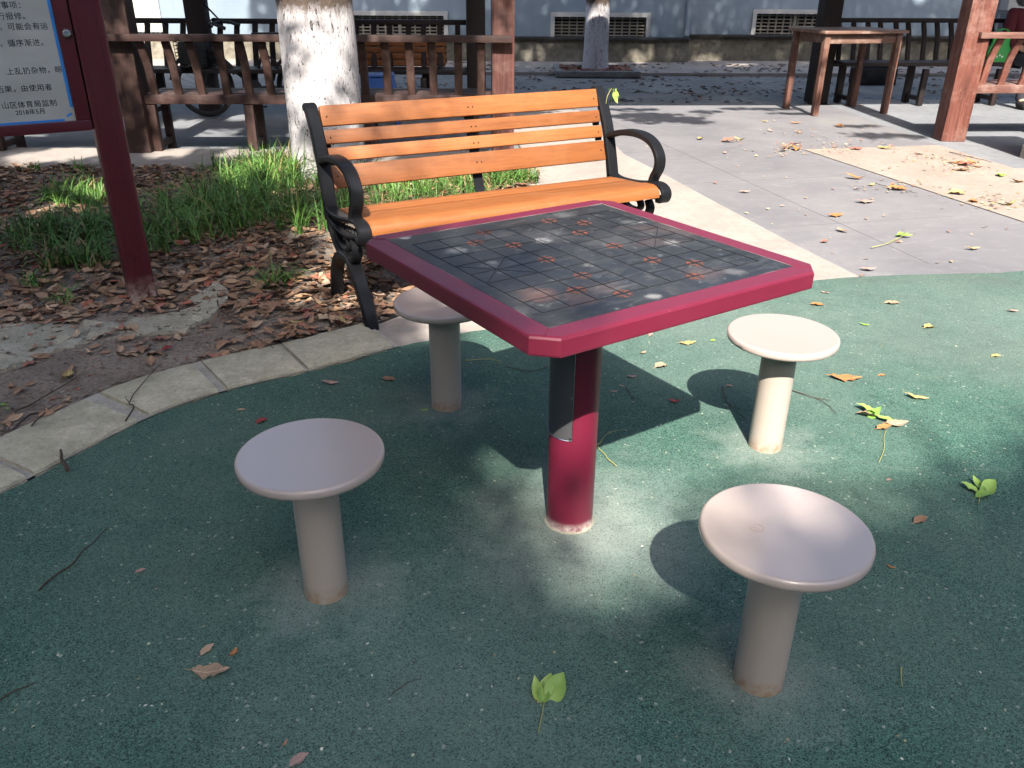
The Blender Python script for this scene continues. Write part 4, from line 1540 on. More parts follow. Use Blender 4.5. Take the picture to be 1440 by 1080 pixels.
pil = thing('stone_pillar', 'beige stone pillar with a chipped joint, cut off by the photo edge beside the pale pad', 'pillar', (4.52, 6.93, 0), R(3))
for z0, z1, e in ((-0.01, 0.10, 0.0), (0.106, 0.46, 0.004), (0.466, 0.86, 0.004), (0.866, 0.95, -0.015)):
    bm = new()
    box(bm, (0, 0, (z0 + z1) / 2), (0.56 - 2 * e, 0.30 - 2 * e, z1 - z0), None, 0.008)
    obj('stone', bm, M_beigestone, pil)

stl = thing('plastic_stool', 'blue plastic stool in front of the orange bench inside the pavilion', 'stool', (-1.29, 8.45, 0), R(8))
bm = new()
box(bm, (0, 0, 0.475), (0.27, 0.27, 0.022), None, 0.008)
obj('seat', bm, M_bluepl, stl)
for x, y in ((-1, -1), (1, -1), (1, 1), (-1, 1)):
    bm = new()
    tube(bm, [(x * 0.11, y * 0.11, 0.47), (x * 0.15, y * 0.15, 0.0)], [0.026, 0.02], 8)
    obj('leg', bm, M_bluepl, stl)
for a in range(4):
    rr_ = Matrix.Rotation(R(90 * a), 3, 'Z')
    bm = new()
    box(bm, rr_ @ Vector((0, 0.122, 0.40)), (0.24, 0.012, 0.11), rr_)
    obj('skirt', bm, M_bluepl, stl)
    bm = new()
    box(bm, rr_ @ Vector((0, 0.136, 0.16)), (0.27, 0.014, 0.03), rr_)
    obj('brace', bm, M_bluepl, stl)

# bicycle leaning before the far rail, facing left
bk = thing('bicycle', 'black bicycle with a front basket parked behind the left bench rail', 'bicycle', (-3.17, 8.95, 0), R(2))
WR = 0.30


def wheel(x):
    w = bpy.data.objects.new('wheel', None)
    C.objects.link(w)
    w.parent = bk
    w.location = (x, 0, WR)
    bm = new()
    NW, NT = 40, 8
    rg = []
    for i in range(NW):
        a = 2 * math.pi * i / NW
        rg.append([bm.verts.new(((WR - 0.02 + 0.02 * math.cos(b)) * math.cos(a), 0.02 * math.sin(b), (WR - 0.02 + 0.02 * math.cos(b)) * math.sin(a))) for b in (2 * math.pi * k / NT for k in range(NT))])
    for i in range(NW):
        for k in range(NT):
            bm.faces.new((rg[i][k], rg[(i + 1) % NW][k], rg[(i + 1) % NW][(k + 1) % NT], rg[i][(k + 1) % NT]))
    obj('tyre', bm, M_tyre, w)
    bm = new()
    pts = [((WR - 0.045) * math.cos(a), 0, (WR - 0.045) * math.sin(a)) for a in np.linspace(0, 2 * math.pi, 41)]
    tube(bm, pts, 0.009, 6)
    for k in range(20):
        a = 2 * math.pi * k / 20
        tube(bm, [(0.02 * math.cos(a + 1), 0.02 * (-1) ** k, 0.02 * math.sin(a + 1)), ((WR - 0.045) * math.cos(a), 0, (WR - 0.045) * math.sin(a))], 0.0016, 4)
    tube(bm, [(0, -0.05, 0), (0, 0.05, 0)], 0.02, 10)
    obj('rim', bm, M_blackmetal, w)


wheel(0)
wheel(1.03)
bm = new()
tube(bm, [(0.0, 0, WR), (0.10, 0, 0.62), (0.16, 0, 0.80)], 0.014, 8)
tube(bm, [(0.12, 0, 0.66), (0.50, 0, 0.30), (0.66, 0, 0.72)], 0.018, 8)
tube(bm, [(0.14, 0, 0.58), (0.46, 0, 0.34)], 0.017, 8)
tube(bm, [(0.50, 0, 0.29), (1.03, 0, WR)], 0.012, 8)
tube(bm, [(0.64, 0, 0.62), (1.03, 0, WR)], 0.011, 8)
tube(bm, [(0.90, 0.03, 0.64), (1.16, 0.03, 0.64), (1.03, 0.03, WR)], 0.008, 6)
obj('frame', bm, M_blackmetal, bk)
bm = new()
lathe(bm, [(0.0, -0.006), (0.085, -0.006), (0.09, 0.0), (0.085, 0.006), (0.0, 0.006)], 24)
bmesh.ops.rotate(bm, verts=bm.verts, matrix=Matrix.Rotation(R(90), 3, 'X'))
bmesh.ops.translate(bm, verts=bm.verts, vec=(0.50, -0.05, 0.29))
box(bm, (0.55, -0.08, 0.20), (0.018, 0.014, 0.17), Matrix.Rotation(R(25), 3, 'Y'), 0.003)
box(bm, (0.59, -0.12, 0.12), (0.09, 0.06, 0.02), None, 0.004)
obj('crank', bm, M_blackmetal, bk)
bm = new()
tube(bm, smooth_path([(0.36, -0.28, 0.86), (0.24, -0.24, 0.90), (0.16, -0.10, 0.90), (0.15, 0.0, 0.86), (0.16, 0.10, 0.90), (0.24, 0.24, 0.90), (0.36, 0.28, 0.86)], 5), 0.012, 8)
tube(bm, [(0.36, -0.28, 0.86), (0.25, -0.245, 0.90)], 0.018, 8)
tube(bm, [(0.36, 0.28, 0.86), (0.25, 0.245, 0.90)], 0.018, 8)
tube(bm, smooth_path([(0.20, -0.2, 0.91), (0.26, -0.24, 0.95), (0.40, -0.26, 0.90)], 4), 0.006, 6)
obj('handlebar', bm, M_blackmetal, bk)
bm = new()
tube(bm, [(0.20, 0.18, 0.90), (0.05, 0.20, 1.06), (0.08, 0.21, 1.12)], 0.010, 6)
bmesh.ops.create_uvsphere(bm, u_segments=12, v_segments=8, radius=0.055, matrix=Matrix.Translation((0.09, 0.21, 1.16)) @ Matrix.Diagonal((1.2, 0.35, 0.9, 1)))
obj('mirror', bm, M_blackmetal, bk)
bm = new()
bx0, bx1 = -0.20, 0.09
for k in range(9):
    z = 0.50 + 0.26 * k / 8
    w = 0.13 + 0.03 * k / 8
    for a, b in (((bx0, -w, z), (bx1, -w, z)), ((bx0, w, z), (bx1, w, z)), ((bx0, -w, z), (bx0, w, z)), ((bx1, -w, z), (bx1, w, z))):
        tube(bm, [a, b], 0.004, 4)
for k in range(11):
    x = bx0 + (bx1 - bx0) * k / 10
    tube(bm, [(x, -0.13, 0.50), (x, -0.16, 0.76)], 0.004, 4)
    tube(bm, [(x, 0.13, 0.50), (x, 0.16, 0.76)], 0.004, 4)
    tube(bm, [(x, -0.13, 0.50), (x, 0.13, 0.50)], 0.004, 4)
box(bm, ((bx0 + bx1) / 2, 0, 0.62), (0.26, 0.24, 0.22), None, 0.03)
obj('basket', bm, M_blackmetal, bk)
bm = new()
prism(bm, [(0.54, -0.03), (0.58, -0.04), (0.72, -0.085), (0.79, -0.075), (0.80, 0.075), (0.72, 0.085), (0.58, 0.04), (0.54, 0.03)], 0.76, 0.81)
obj('saddle', bm, M_tyre, bk)
bm = new()
box(bm, (1.03, 0.0, 0.76), (0.34, 0.26, 0.22), None, 0.03)
obj('rear_box', bm, M_maroonpl, bk)
bm = new()
pts = [(WR * 1.12 * math.cos(a), 0, WR + WR * 1.12 * math.sin(a)) for a in np.linspace(R(20), R(170), 16)]
for dx in (0, 1.03):
    tube(bm, [(p[0] + dx, p[1], p[2]) for p in pts], 0.018, 6)
obj('mudguard', bm, M_blackmetal, bk)

# seated person at the right edge, on the far bench rail, and the green bag
per = thing('person', 'seated person with grey hair in a maroon top, cut by the photo edge', 'person', (5.95, 10.46, 0), R(3))


def skin_mesh(name, verts, edges, radii, mat_, parent, root=0, sub=2):
    me = bpy.data.meshes.new(name)
    me.from_pydata(verts, edges, [])
    o = bpy.data.objects.new(name, me)
    C.objects.link(o)
    md = o.modifiers.new('skin', 'SKIN')
    md.use_smooth_shade = True
    for i, r in enumerate(radii):
        me.skin_vertices[0].data[i].radius = r if isinstance(r, tuple) else (r, r)
    me.skin_vertices[0].data[root].use_root = True
    sb = o.modifiers.new('sub', 'SUBSURF')
    sb.levels = sb.render_levels = sub
    bpy.context.view_layer.update()
    m2 = bpy.data.meshes.new_from_object(o.evaluated_get(bpy.context.evaluated_depsgraph_get()))
    bpy.data.objects.remove(o)
    m2.name = name
    m2.materials.clear()
    m2.materials.append(mat_.m)
    q = bpy.data.objects.new(name, m2)
    C.objects.link(q)
    q.parent = parent
    return q


bv = [(0, 0, 0.56), (0, 0.02, 0.72), (0, 0.03, 0.90), (0, 0.02, 1.02), (0, 0.0, 1.10), (0, -0.02, 1.19), (0, -0.02, 1.27)]
be = [(0, 1), (1, 2), (2, 3), (3, 4), (4, 5), (5, 6)]
br_ = [(0.16, 0.12), (0.15, 0.11), (0.16, 0.11), (0.10, 0.08), 0.055, (0.085, 0.095), (0.07, 0.08)]
for sx in (-1, 1):
    i0 = len(bv)
    bv += [(sx * 0.19, 0.01, 0.98), (sx * 0.24, -0.06, 0.74), (sx * 0.16, -0.28, 0.62), (sx * 0.11, -0.35, 0.62)]
    be += [(2, i0), (i0, i0 + 1), (i0 + 1, i0 + 2), (i0 + 2, i0 + 3)]
    br_ += [0.062, 0.045, 0.032, (0.04, 0.02)]
    for k in range(5):
        j = len(bv)
        bv += [(sx * (0.13 - k * 0.018), -0.40, 0.615), (sx * (0.13 - k * 0.018), -0.44 - 0.008 * (k in (1, 2, 3)), 0.60)]
        be += [(i0 + 3, j), (j, j + 1)]
        br_ += [0.010, 0.008]
    i1 = len(bv)
    bv += [(sx * 0.10, -0.03, 0.54), (sx * 0.13, -0.44, 0.50), (sx * 0.13, -0.42, 0.10), (sx * 0.14, -0.54, 0.04)]
    be += [(0, i1), (i1, i1 + 1), (i1 + 1, i1 + 2), (i1 + 2, i1 + 3)]
    br_ += [0.09, 0.062, 0.042, 0.036]
skin_mesh('body', bv, be, br_, M_skin, per)
sv = [(0, 0, 0.60), (0, 0.02, 0.74), (0, 0.03, 0.90), (0, 0.02, 1.03), (-0.20, 0.01, 0.985), (-0.25, -0.06, 0.74), (-0.19, -0.22, 0.645), (0.20, 0.01, 0.985), (0.25, -0.06, 0.74), (0.19, -0.22, 0.645)]
skin_mesh('shirt', sv, [(0, 1), (1, 2), (2, 3), (2, 4), (4, 5), (5, 6), (2, 7), (7, 8), (8, 9)], [(0.19, 0.14), (0.175, 0.13), (0.185, 0.13), (0.11, 0.09), 0.08, 0.062, 0.05, 0.08, 0.062, 0.05], M_shirt, per)
tv = [(0, 0, 0.55), (-0.10, -0.03, 0.54), (-0.13, -0.44, 0.50), (-0.13, -0.42, 0.05), (0.10, -0.03, 0.54), (0.13, -0.44, 0.50), (0.13, -0.42, 0.05)]
skin_mesh('trousers', tv, [(0, 1), (1, 2), (2, 3), (0, 4), (4, 5), (5, 6)], [(0.17, 0.13), 0.105, 0.08, 0.062, 0.105, 0.08, 0.062], M_trousers, per)
for sx in (-1, 1):
    skin_mesh('shoe', [(sx * 0.13, -0.40, 0.045), (sx * 0.135, -0.48, 0.045), (sx * 0.14, -0.60, 0.038)], [(0, 1), (1, 2)], [0.055, 0.055, 0.048], M_tyre, per)
bm = new()
bmesh.ops.create_uvsphere(bm, u_segments=24, v_segments=14, radius=0.112, matrix=Matrix.Translation((0, 0.005, 1.245)) @ Matrix.Diagonal((0.92, 1.05, 1.05, 1)))
for v in list(bm.verts):
    if v.co.y < -0.045 and v.co.z < 1.285:
        bm.verts.remove(v)
obj('hair', bm, M_hair, per)
bm = new()
bmesh.ops.create_uvsphere(bm, u_segments=8, v_segments=6, radius=0.012, matrix=Matrix.Translation((-0.035, -0.112, 1.235)))
bmesh.ops.create_uvsphere(bm, u_segments=8, v_segments=6, radius=0.012, matrix=Matrix.Translation((0.035, -0.112, 1.235)))
obj('eyes', bm, M_trousers, per)
bm = new()
tube(bm, [(0, -0.11, 1.235), (0, -0.132, 1.20), (0, -0.11, 1.19)], [0.008, 0.014, 0.01], 8)
tube(bm, [(-0.025, -0.108, 1.162), (0, -0.114, 1.160), (0.025, -0.108, 1.162)], 0.006, 6)
obj('face_features', bm, M_skin, per)

bag = thing('bag', 'green bag with white print standing on the far bench seat beside the person', 'bag', (5.60, 10.30, 0.478), R(-6))
bm = new()
rows = []
for k in range(7):
    z = 0.26 * k / 6
    w, dp = 0.115 + 0.02 * math.sin(k * 0.9), 0.06 * (1 - 0.6 * k / 6)
    ring_ = []
    for q in range(16):
        a = 2 * math.pi * q / 16
        ring_.append(bm.verts.new((w * (abs(math.cos(a)) ** 0.6) * (1 if math.cos(a) >= 0 else -1) + 0.006 * noise.noise(Vector((q, k, 1))), dp * (abs(math.sin(a)) ** 0.6) * (1 if math.sin(a) >= 0 else -1) + 0.008 * noise.noise(Vector((q * .7, k * .7, 5))), z)))
    rows.append(ring_)
for a, b in zip(rows, rows[1:]):
    for q in range(16):
        bm.faces.new((a[q], a[(q + 1) % 16], b[(q + 1) % 16], b[q]))
bm.faces.new(rows[0][::-1])
bm.faces.new(rows[-1])
obj('body', bm, M_bag, bag)
bm = new()
for dy in (-0.02, 0.02):
    tube(bm, smooth_path([(-0.06, dy, 0.255), (-0.05, dy, 0.34), (0.05, dy, 0.34), (0.06, dy, 0.255)], 4), 0.006, 6)
obj('handle', bm, M_bag, bag)
bm = new()
for k in range(3):
    box(bm, (-0.03 + 0.03 * k, -0.062, 0.06 + 0.015 * (k % 2)), (0.018, 0.004, 0.02))
obj('print', bm, M_bagprint, bag, sharp=0)

# ================================================================== fallen leaves
def leaf_mesh(name, seed, length=1.0, width=0.5, curl=0.12, fold=0.10, jag=0.0, tip=1.0):
    """a curled leaf blade with a midrib fold and a stalk, unit length"""
    rn = random.Random(seed)
    bm = new()
    n = 8
    ph = rn.uniform(0, 6)
    L, Mi, Rr = [], [], []
    for i in range(n + 1):
        t = i / n
        w = width / 2 * (math.sin(math.pi * min(1, t * 1.02) ** (0.75 * tip))) ** 0.8 if 0 < t < 1 else 0.004
        x = (t - 0.5) * length
        zc = curl * (4 * (t - 0.5) ** 2 - 0.3) + 0.02 * math.sin(t * 9 + ph)
        yc = 0.04 * math.sin(t * 3 + ph)
        wl, wr = w * (1 + rn.uniform(-jag, jag)), w * (1 + rn.uniform(-jag, jag))
        fl, fr = fold * (w / (width / 2)) * rn.uniform(0.5, 1.4), fold * (w / (width / 2)) * rn.uniform(0.5, 1.4)
        L.append(bm.verts.new((x + rn.uniform(-jag, jag) * 0.03, yc + wl, zc + fl)))
        Mi.append(bm.verts.new((x, yc, zc)))
        Rr.append(bm.verts.new((x + rn.uniform(-jag, jag) * 0.03, yc - wr, zc + fr)))
    for i in range(n):
        bm.faces.new((L[i], Mi[i], Mi[i + 1], L[i + 1]))
        bm.faces.new((Mi[i], Rr[i], Rr[i + 1], Mi[i + 1]))
    tube(bm, [Mi[0].co.copy(), Mi[0].co + Vector((-0.09, 0.01, -0.01)), Mi[0].co + Vector((-0.17, 0.04, 0.0))], 0.012, 4)
    zmin = min(v.co.z for v in bm.verts)
    for v in bm.verts:
        v.co.z -= zmin
    me = bpy.data.meshes.new(name)
    bm.to_mesh(me)
    bm.free()
    me.polygons.foreach_set('use_smooth', [True] * len(me.polygons))
    return me


SHAPES = [(1, 0.46, 0.14, 0.10, 0.12, 1.0), (2, 0.56, 0.05, 0.12, 0.15, 1.1), (3, 0.40, 0.22, 0.08, 0.2, 0.9), (4, 0.62, -0.06, 0.14, 0.1, 1.2), (5, 0.50, 0.10, 0.04, 0.4, 1.0), (6, 0.34, 0.16, 0.09, 0.2, 1.0)]
LEAF = {}
for cname, m in LEAFM.items():
    for k, (sd, w, cu_, fo, jg, tp) in enumerate(SHAPES):
        me = leaf_mesh('fallen_leaf', sd * 7 + k, 1.0, w, cu_, fo, jg, tp)
        me.materials.append(m.m)
        LEAF[cname, k] = me


def put_leaf(p, size, cname, shape, yaw, label, group, tilt=0.0, flip=False):
    o = bpy.data.objects.new('fallen_leaf', LEAF[cname, shape])
    C.objects.link(o)
    o.location = p
    o.scale = (size, size, size)
    o.rotation_euler = (tilt, jit(0.12), yaw)
    return tag(o, label, 'leaf', group)


# leaves one can point to: pixel, length in pixels, colour, shape, turn, label
GL = 'single fallen leaves on the rubber'
LEAVES = [
    (298, 945, 58, 'tan', 4, 0.05, 'large torn tan leaf on the green rubber in front of the left stool'),
    (292, 914, 25, 'tan', 1, 1.0, 'small upright tan leaf just above the large torn leaf'),
    (329, 918, 20, 'orange', 0, 1.5, 'narrow orange leaf to the right of the large torn leaf'),
    (198, 803, 15, 'pinkish', 1, 0.6, 'little pale pink leaf alone on the rubber near a long twig'),
    (401, 1045, 16, 'brown', 5, 1.4, 'little brown leaf beside the leaf cut by the bottom edge'),
    (421, 1069, 32, 'pinkish', 1, 0.7, 'pinkish brown leaf cut by the bottom edge of the photo'),
    (465, 539, 25, 'pinkish', 0, 0.1, 'pinkish leaf on the rubber next to the kerb joint'),
    (547, 534, 22, 'brown', 1, -0.4, 'orange-brown leaf on the rubber left of the half-hidden stool'),
    (340, 577, 13, 'tan', 1, 0.0, 'small tan leaf touching the kerb stones on the rubber'),
    (369, 593, 19, 'dark red', 3, 0.7, 'dark red folded leaf just behind the shaded left stool'),
    (597, 577, 12, 'green', 5, 0.2, 'tiny pale green leaf at the foot of the half-hidden stool'),
    (889, 530, 15, 'pinkish', 0, 0.3, 'pinkish leaf in the table shadow, upper of two near the post'),
    (863, 551, 13, 'pinkish', 5, 0.2, 'small pinkish leaf in the table shadow next to a dark twig'),
    (875, 543, 10, 'tan', 5, -0.5, 'sliver of pale leaf in the table shadow'),
    (950, 565, 20, 'dark red', 2, -0.1, 'dark red leaf near the sharp corner of the table shadow'),
    (1026, 543, 12, 'tan', 1, 0.2, 'pale leaf in the round shadow of the sunlit stool'),
    (930, 516, 23, 'tan', 3, 0.4, 'curled tan leaf in the sun beside the edge of the table shadow'),
    (968, 483, 26, 'yellow', 4, 0.3, 'yellow leaf with a green tinge below the table edge'),
    (1003, 479, 9, 'green', 1, 0.4, 'bright green speck of leaf between table and sunlit stool'),
    (915, 471, 12, 'pinkish', 1, 1.0, 'small pinkish leaf just under the maroon table edge'),
    (905, 496, 12, 'tan', 0, 0.8, 'small tan leaf left of the curled tan leaf in the sun'),
    (1150, 429, 20, 'orange', 1, 0.0, 'orange leaf behind the sunlit stool near the table corner'),
    (1161, 412, 14, 'pinkish', 5, -0.6, 'small pink leaf by the table corner above the orange leaf'),
    (1255, 427, 22, 'tan', 1, -0.3, 'tan leaf on the sunny rubber, left of a similar tan leaf'),
    (1307, 461, 20, 'yellow', 3, 0.3, 'golden tan curled leaf on the sunny rubber towards the right'),
    (1425, 438, 18, 'pinkish', 0, 0.3, 'pinkish leaf at the right edge of the sunny rubber'),
    (1401, 501, 16, 'yellow', 1, 0.1, 'yellow leaf low on the right side of the sunny rubber'),
    (1190, 533, 46, 'orange', 4, 0.02, 'long ragged orange-brown leaf right of the sunlit stool post'),
    (1240, 528, 11, 'orange', 1, 0.0, 'small orange leaf at the tip of the long ragged leaf'),
    (1290, 560, 33, 'yellow', 5, -0.15, 'long yellow leaf lying flat in the sun above the leaf sprig'),
    (1216, 457, 14, 'green', 5, -0.2, 'thin green leaf right of the sunlit stool seat'),
    (1295, 732, 27, 'brown', 1, 0.4, 'round brown leaf to the right of the nearest stool seat'),
    (1254, 798, 14, 'orange', 5, -0.5, 'thin orange leaf right of the nearest stool, low down'),
    (1250, 675, 9, 'pinkish', 1, 0.3, 'tiny pink leaf between the nearest stool and the green sprig'),
    (1222, 379, 22, 'pinkish', 0, -0.1, 'pink leaf straddling the rubber and the grey slab'),
    (1213, 388, 11, 'brown', 3, 0.8, 'small brown leaf on the tip of the pale path'),
]
for u, v, ln, cname, shp, yaw, lab in LEAVES:
    p = G(u, v, 0.006)
    depth = (p - EYE).dot(FWD)
    put_leaf(p, ln / F_PX * depth * 0.95, cname, shp, yaw, lab, GL)
GS = 'fallen leaves on the grey slab and pale pads'
SLAB = [
    (1185, 325, 15, 'tan', 'tan leaf on the grey slab right of the pale leaf streak'), (1369, 350, 16, 'yellow', 'yellow leaf alone low on the right of the grey slab'),
    (1176, 303, 18, 'orange', 'orange leaf at the head of a pale streak on the grey slab'), (1160, 340, 9, 'reddish', 'little reddish leaf on the slab beside the pale path'),
    (1204, 251, 20, 'orange', 'bright orange leaf left of the brown leaf trail on the slab'), (1262, 266, 20, 'orange', 'orange leaf ending the brown leaf trail on the slab'),
    (1226, 260, 9, 'yellow', 'yellow leaf inside the brown leaf trail on the slab'), (1206, 266, 10, 'pinkish', 'pink leaf below the bright orange leaf on the slab'),
    (1217, 284, 20, 'pinkish', 'flat pink leaf midway down the grey slab'), (1023, 199, 14, 'reddish', 'red leaf of the red and yellow pair behind the bench arm'),
    (1040, 197, 14, 'yellow', 'yellow leaf of the red and yellow pair behind the bench arm'), (985, 195, 12, 'yellow', 'yellow leaf close to the right bench arm'),
    (1048, 270, 12, 'pinkish', 'pink leaf with a stalk near the slab and path edge'), (1118, 203, 14, 'reddish', 'red leaf atop the heap at the point of the beige pad'),
    (1108, 208, 15, 'orange', 'orange leaf in the heap at the point of the beige pad'), (1121, 210, 15, 'orange', 'second orange leaf in the heap at the beige pad point'),
    (1103, 212, 13, 'tan', 'tan leaf at the left of the heap on the beige pad point'), (1205, 210, 13, 'reddish', 'red leaf alone on the beige pad near its top edge'),
    (1245, 209, 16, 'yellow', 'yellow leaf on the top edge of the beige pad'), (1292, 217, 12, 'brown', 'brown leaf near the foot of the red post on the pad'),
    (1345, 229, 18, 'orange', 'orange leaf at the left of the big heap on the pad'), (1358, 233, 18, 'reddish', 'reddish leaf in the middle of the big heap on the pad'),
    (1368, 229, 15, 'orange', 'orange leaf at the right of the big heap on the pad'), (1354, 240, 15, 'brown', 'brown leaf under the big heap on the pad'),
    (1376, 235, 11, 'reddish', 'small red leaf at the rim of the big heap'), (1432, 256, 18, 'brown', 'brown leaf at the right photo edge on the pad'),
    (1369, 283, 18, 'orange', 'orange leaf on the slanting edge of pad and slab'), (1346, 273, 18, 'yellow', 'yellow leaf beside the slanting edge of pad and slab'),
    (1420, 288, 20, 'yellow', 'yellow leaf on the pad close to the right edge'), (1407, 247, 16, 'green', 'green leaf on the beige pad beside the big heap'),
    (1123, 186, 8, 'orange', 'orange leaf farther back on the slab below the table leg'), (1075, 171, 9, 'yellow', 'yellow leaf on the slab left of the wooden table'),
    (1120, 173, 12, 'orange', 'orange leaf under the front of the wooden table'), (1180, 178, 10, 'orange', 'orange leaf right of the wooden table leg on the slab'),
    (1211, 149, 9, 'orange', 'orange leaf in the sun stripe under the wooden table'), (1020, 215, 8, 'pinkish', 'pink leaf below the red and yellow pair'),
    (1084, 184, 8, 'pinkish', 'pale pink leaf left of the slab leaves under the table'), (905, 170, 7, 'pinkish', 'pale speck of leaf just right of the bench back'),
]
for i, (u, v, ln, cname, lab) in enumerate(SLAB):
    p = G(u, v, 0.004)
    depth = (p - EYE).dot(FWD)
    put_leaf(p, ln / F_PX * depth * 1.3, cname, (i * 5) % 6, jit(1.2), lab, GS, jit(0.15))

# leaf litter: the ones that show largest are single leaves, the rest one mass
GREEN = [(375, 262, .30, 75), (345, 240, .3, 36), (410, 250, .25, 30), (330, 300, .30, 40), (385, 310, .18, 14), (420, 330, .14, 8), (280, 300, .28, 26), (225, 320, .25, 16), (240, 350, .2, 12),
         (130, 330, .28, 26), (70, 340, .28, 20), (40, 355, .25, 10), (110, 375, .15, 14), (100, 285, .18, 22), (120, 290, .12, 10), (85, 430, .06, 3), (40, 405, .06, 3), (160, 370, .15, 10), (300, 330, .2, 16),
         (390, 400, .07, 6), (545, 275, .35, 36), (620, 268, .35, 40), (690, 258, .30, 34), (730, 255, .22, 22), (470, 300, .25, 20), (600, 300, .3, 14),
         (60, 240, .12, 4), (115, 240, .05, 3), (420, 225, .2, 20), (480, 262, .2, 16), (350, 225, .25, 22), (660, 290, .3, 10)]
GREEN = [(*xy(G(u, v)), r, n) for u, v, r, n in GREEN]
TINTS = [((0.205, 0.125, 0.075), 5), ((0.15, 0.088, 0.055), 5), ((0.25, 0.165, 0.105), 4), ((0.20, 0.10, 0.068), 1), ((0.095, 0.06, 0.042), 4), ((0.29, 0.205, 0.145), 2), ((0.23, 0.085, 0.055), 1)]
tint_list = [c for c, n in TINTS for _ in range(n)]


def litter_density(x, y):
    g = None
    p = Vector((x, y, 0)) - Vector((0, 0, CAM_H))
    d = p.dot(FWD)
    u, v = 720 + F_PX * p.dot(RIGHT) / d, 540 - F_PX * p.dot(UP) / d
    den = 1.0
    if u < 400 and v > 440 + max(0, (250 - u)) * 0.15:                  # bare trodden soil in the front corner
        den = 0.16 if u < 330 else 0.45
        if v > 600 - u * 0.25:
            den = 0.38
    for gx, gy, r, n in GREEN[:12]:
        if math.hypot(x - gx, y - gy) < r * 0.8:
            den *= 0.75
    if noise.noise(Vector((x * 2.6, y * 2.6, 11))) < -0.35:
        den *= 0.45
    return den, u, v


lv, lf, lc = [], [], []
big = []
tries = 0
while tries < 21000:
    tries += 1
    x, y = random.uniform(-4.4, 0.2), random.uniform(1.6, 6.32)
    if not inside(x, y, bed_poly):
        continue
    den, u, v = litter_density(x, y)
    if u < -60 or u > 800 or random.random() > den:
        continue
    size = random.uniform(0.035, 0.088) * (1.0 if y < 4.2 else 0.9)
    if random.random() < 0.25:
        size *= 0.6
    tint = random.choice(tint_list)
    big.append((v, x, y, size, tint, u))
big.sort(key=lambda q: -q[0] - q[3] * 900)
names = {0: 'brown', 1: 'brown', 2: 'tan', 3: 'reddish', 4: 'brown', 5: 'tan', 6: 'reddish'}
tset = [c for c, n in TINTS]
vis = [q for q in big if 0 <= q[5] <= 700]
single = set(id(q) for q in vis[:215])
MARKS = [(30, 640, 'the leftmost kerb stone'), (130, 600, 'the stone with the wooden stub'), (255, 545, 'the kerb stone under the dark twig'), (370, 510, 'the kerb stone below the mortar ridge end'),
         (490, 470, 'the kerb stone nearest the bench leg'), (520, 440, 'the front bench leg'), (455, 385, 'the rear bench leg'), (200, 425, 'the maroon post foot'), (310, 420, 'the tip of the mortar ridge'),
         (210, 470, 'the middle of the mortar ridge'), (60, 480, 'the left end of the mortar ridge'), (390, 400, 'the small grass tuft by the bench'), (85, 430, 'the small grass tuft by the ridge'),
         (150, 370, 'the shaded grass clump left of the post'), (420, 330, 'the grass clump at the bench end'), (250, 340, 'the grass right of the maroon post'), (90, 580, 'the thin twigs on bare soil'), (350, 460, 'the twig running off the ridge')]


def place_text(u, v):
    mu, mv, nm = min(MARKS, key=lambda m: math.hypot(u - m[0], (v - m[1]) * 1.4))
    du, dv = u - mu, (v - mv) * 1.4
    d = math.hypot(du, dv)
    if d < 14:
        return 'right beside ' + nm
    side = ('right of ' if du > 0 else 'left of ') if abs(du) > abs(dv) else ('in front of ' if dv > 0 else 'behind ')
    return ('just ' if d < 38 else '') + side + nm


for q in big:
    v_, x, y, size, tint, u = q
    z = max(0.0, soil_h(x, y)) + random.uniform(0.002, 0.022) * (0.4 if litter_density(x, y)[0] < 0.4 else 1)
    if id(q) in single:
        cname = names[tset.index(tint)]
        if random.random() < 0.05:
            cname = random.choice(('orange', 'dark red', 'pinkish', 'yellow'))
        shp_ = random.randrange(6)
        put_leaf((x, y, z), size, cname, shp_, random.uniform(0, 6.28), f"{'large' if size > 0.074 else 'small' if size < 0.05 else 'middling'} {('curled', 'broad', 'deeply-curled', 'wide', 'ragged', 'narrow')[shp_]} {cname} leaf {place_text(u, v_)}", 'dead leaves in the litter behind the kerb', jit(0.25))
        continue
    yaw, w = random.uniform(0, 6.28), size * random.uniform(0.4, 0.62)
    tl, rl = jit(0.28), jit(0.32)
    m = Matrix.Translation((x, y, z)) @ Matrix.Rotation(yaw, 4, 'Z') @ Matrix.Rotation(tl, 4, 'Y') @ Matrix.Rotation(rl, 4, 'X')
    cl = random.uniform(0.0, 0.25) * size
    fo = random.uniform(0.05, 0.3) * w
    pts = [(-size / 2, 0, cl), (-size * 0.18, w / 2, fo), (-size * 0.18, 0, 0), (-size * 0.18, -w / 2, fo), (size * 0.2, w * 0.42, fo), (size * 0.2, 0, 0), (size * 0.2, -w * 0.42, fo), (size / 2, 0, cl)]
    b = len(lv)
    lv += [tuple(m @ Vector(p)) for p in pts]
    fs_ = [(0, 2, 1), (0, 3, 2), (1, 2, 5, 4), (2, 3, 6, 5), (4, 5, 7), (5, 6, 7)]
    lf += [tuple(b + i for i in f) for f in fs_]
    k = random.uniform(0.8, 1.45)
    lc += [(tint[0] * k, tint[1] * k, tint[2] * k, 1)] * 8
me = bpy.data.meshes.new('leaf_litter')
me.from_pydata(lv, [], lf)
at = me.color_attributes.new('tint', 'FLOAT_COLOR', 'POINT')
at.data.foreach_set('color', np.array(lc, dtype=np.float32).ravel())
me.materials.append(M_litter.m)
lit_o = bpy.data.objects.new('leaf_litter', me)
C.objects.link(lit_o)
lit_o['kind'] = 'stuff'


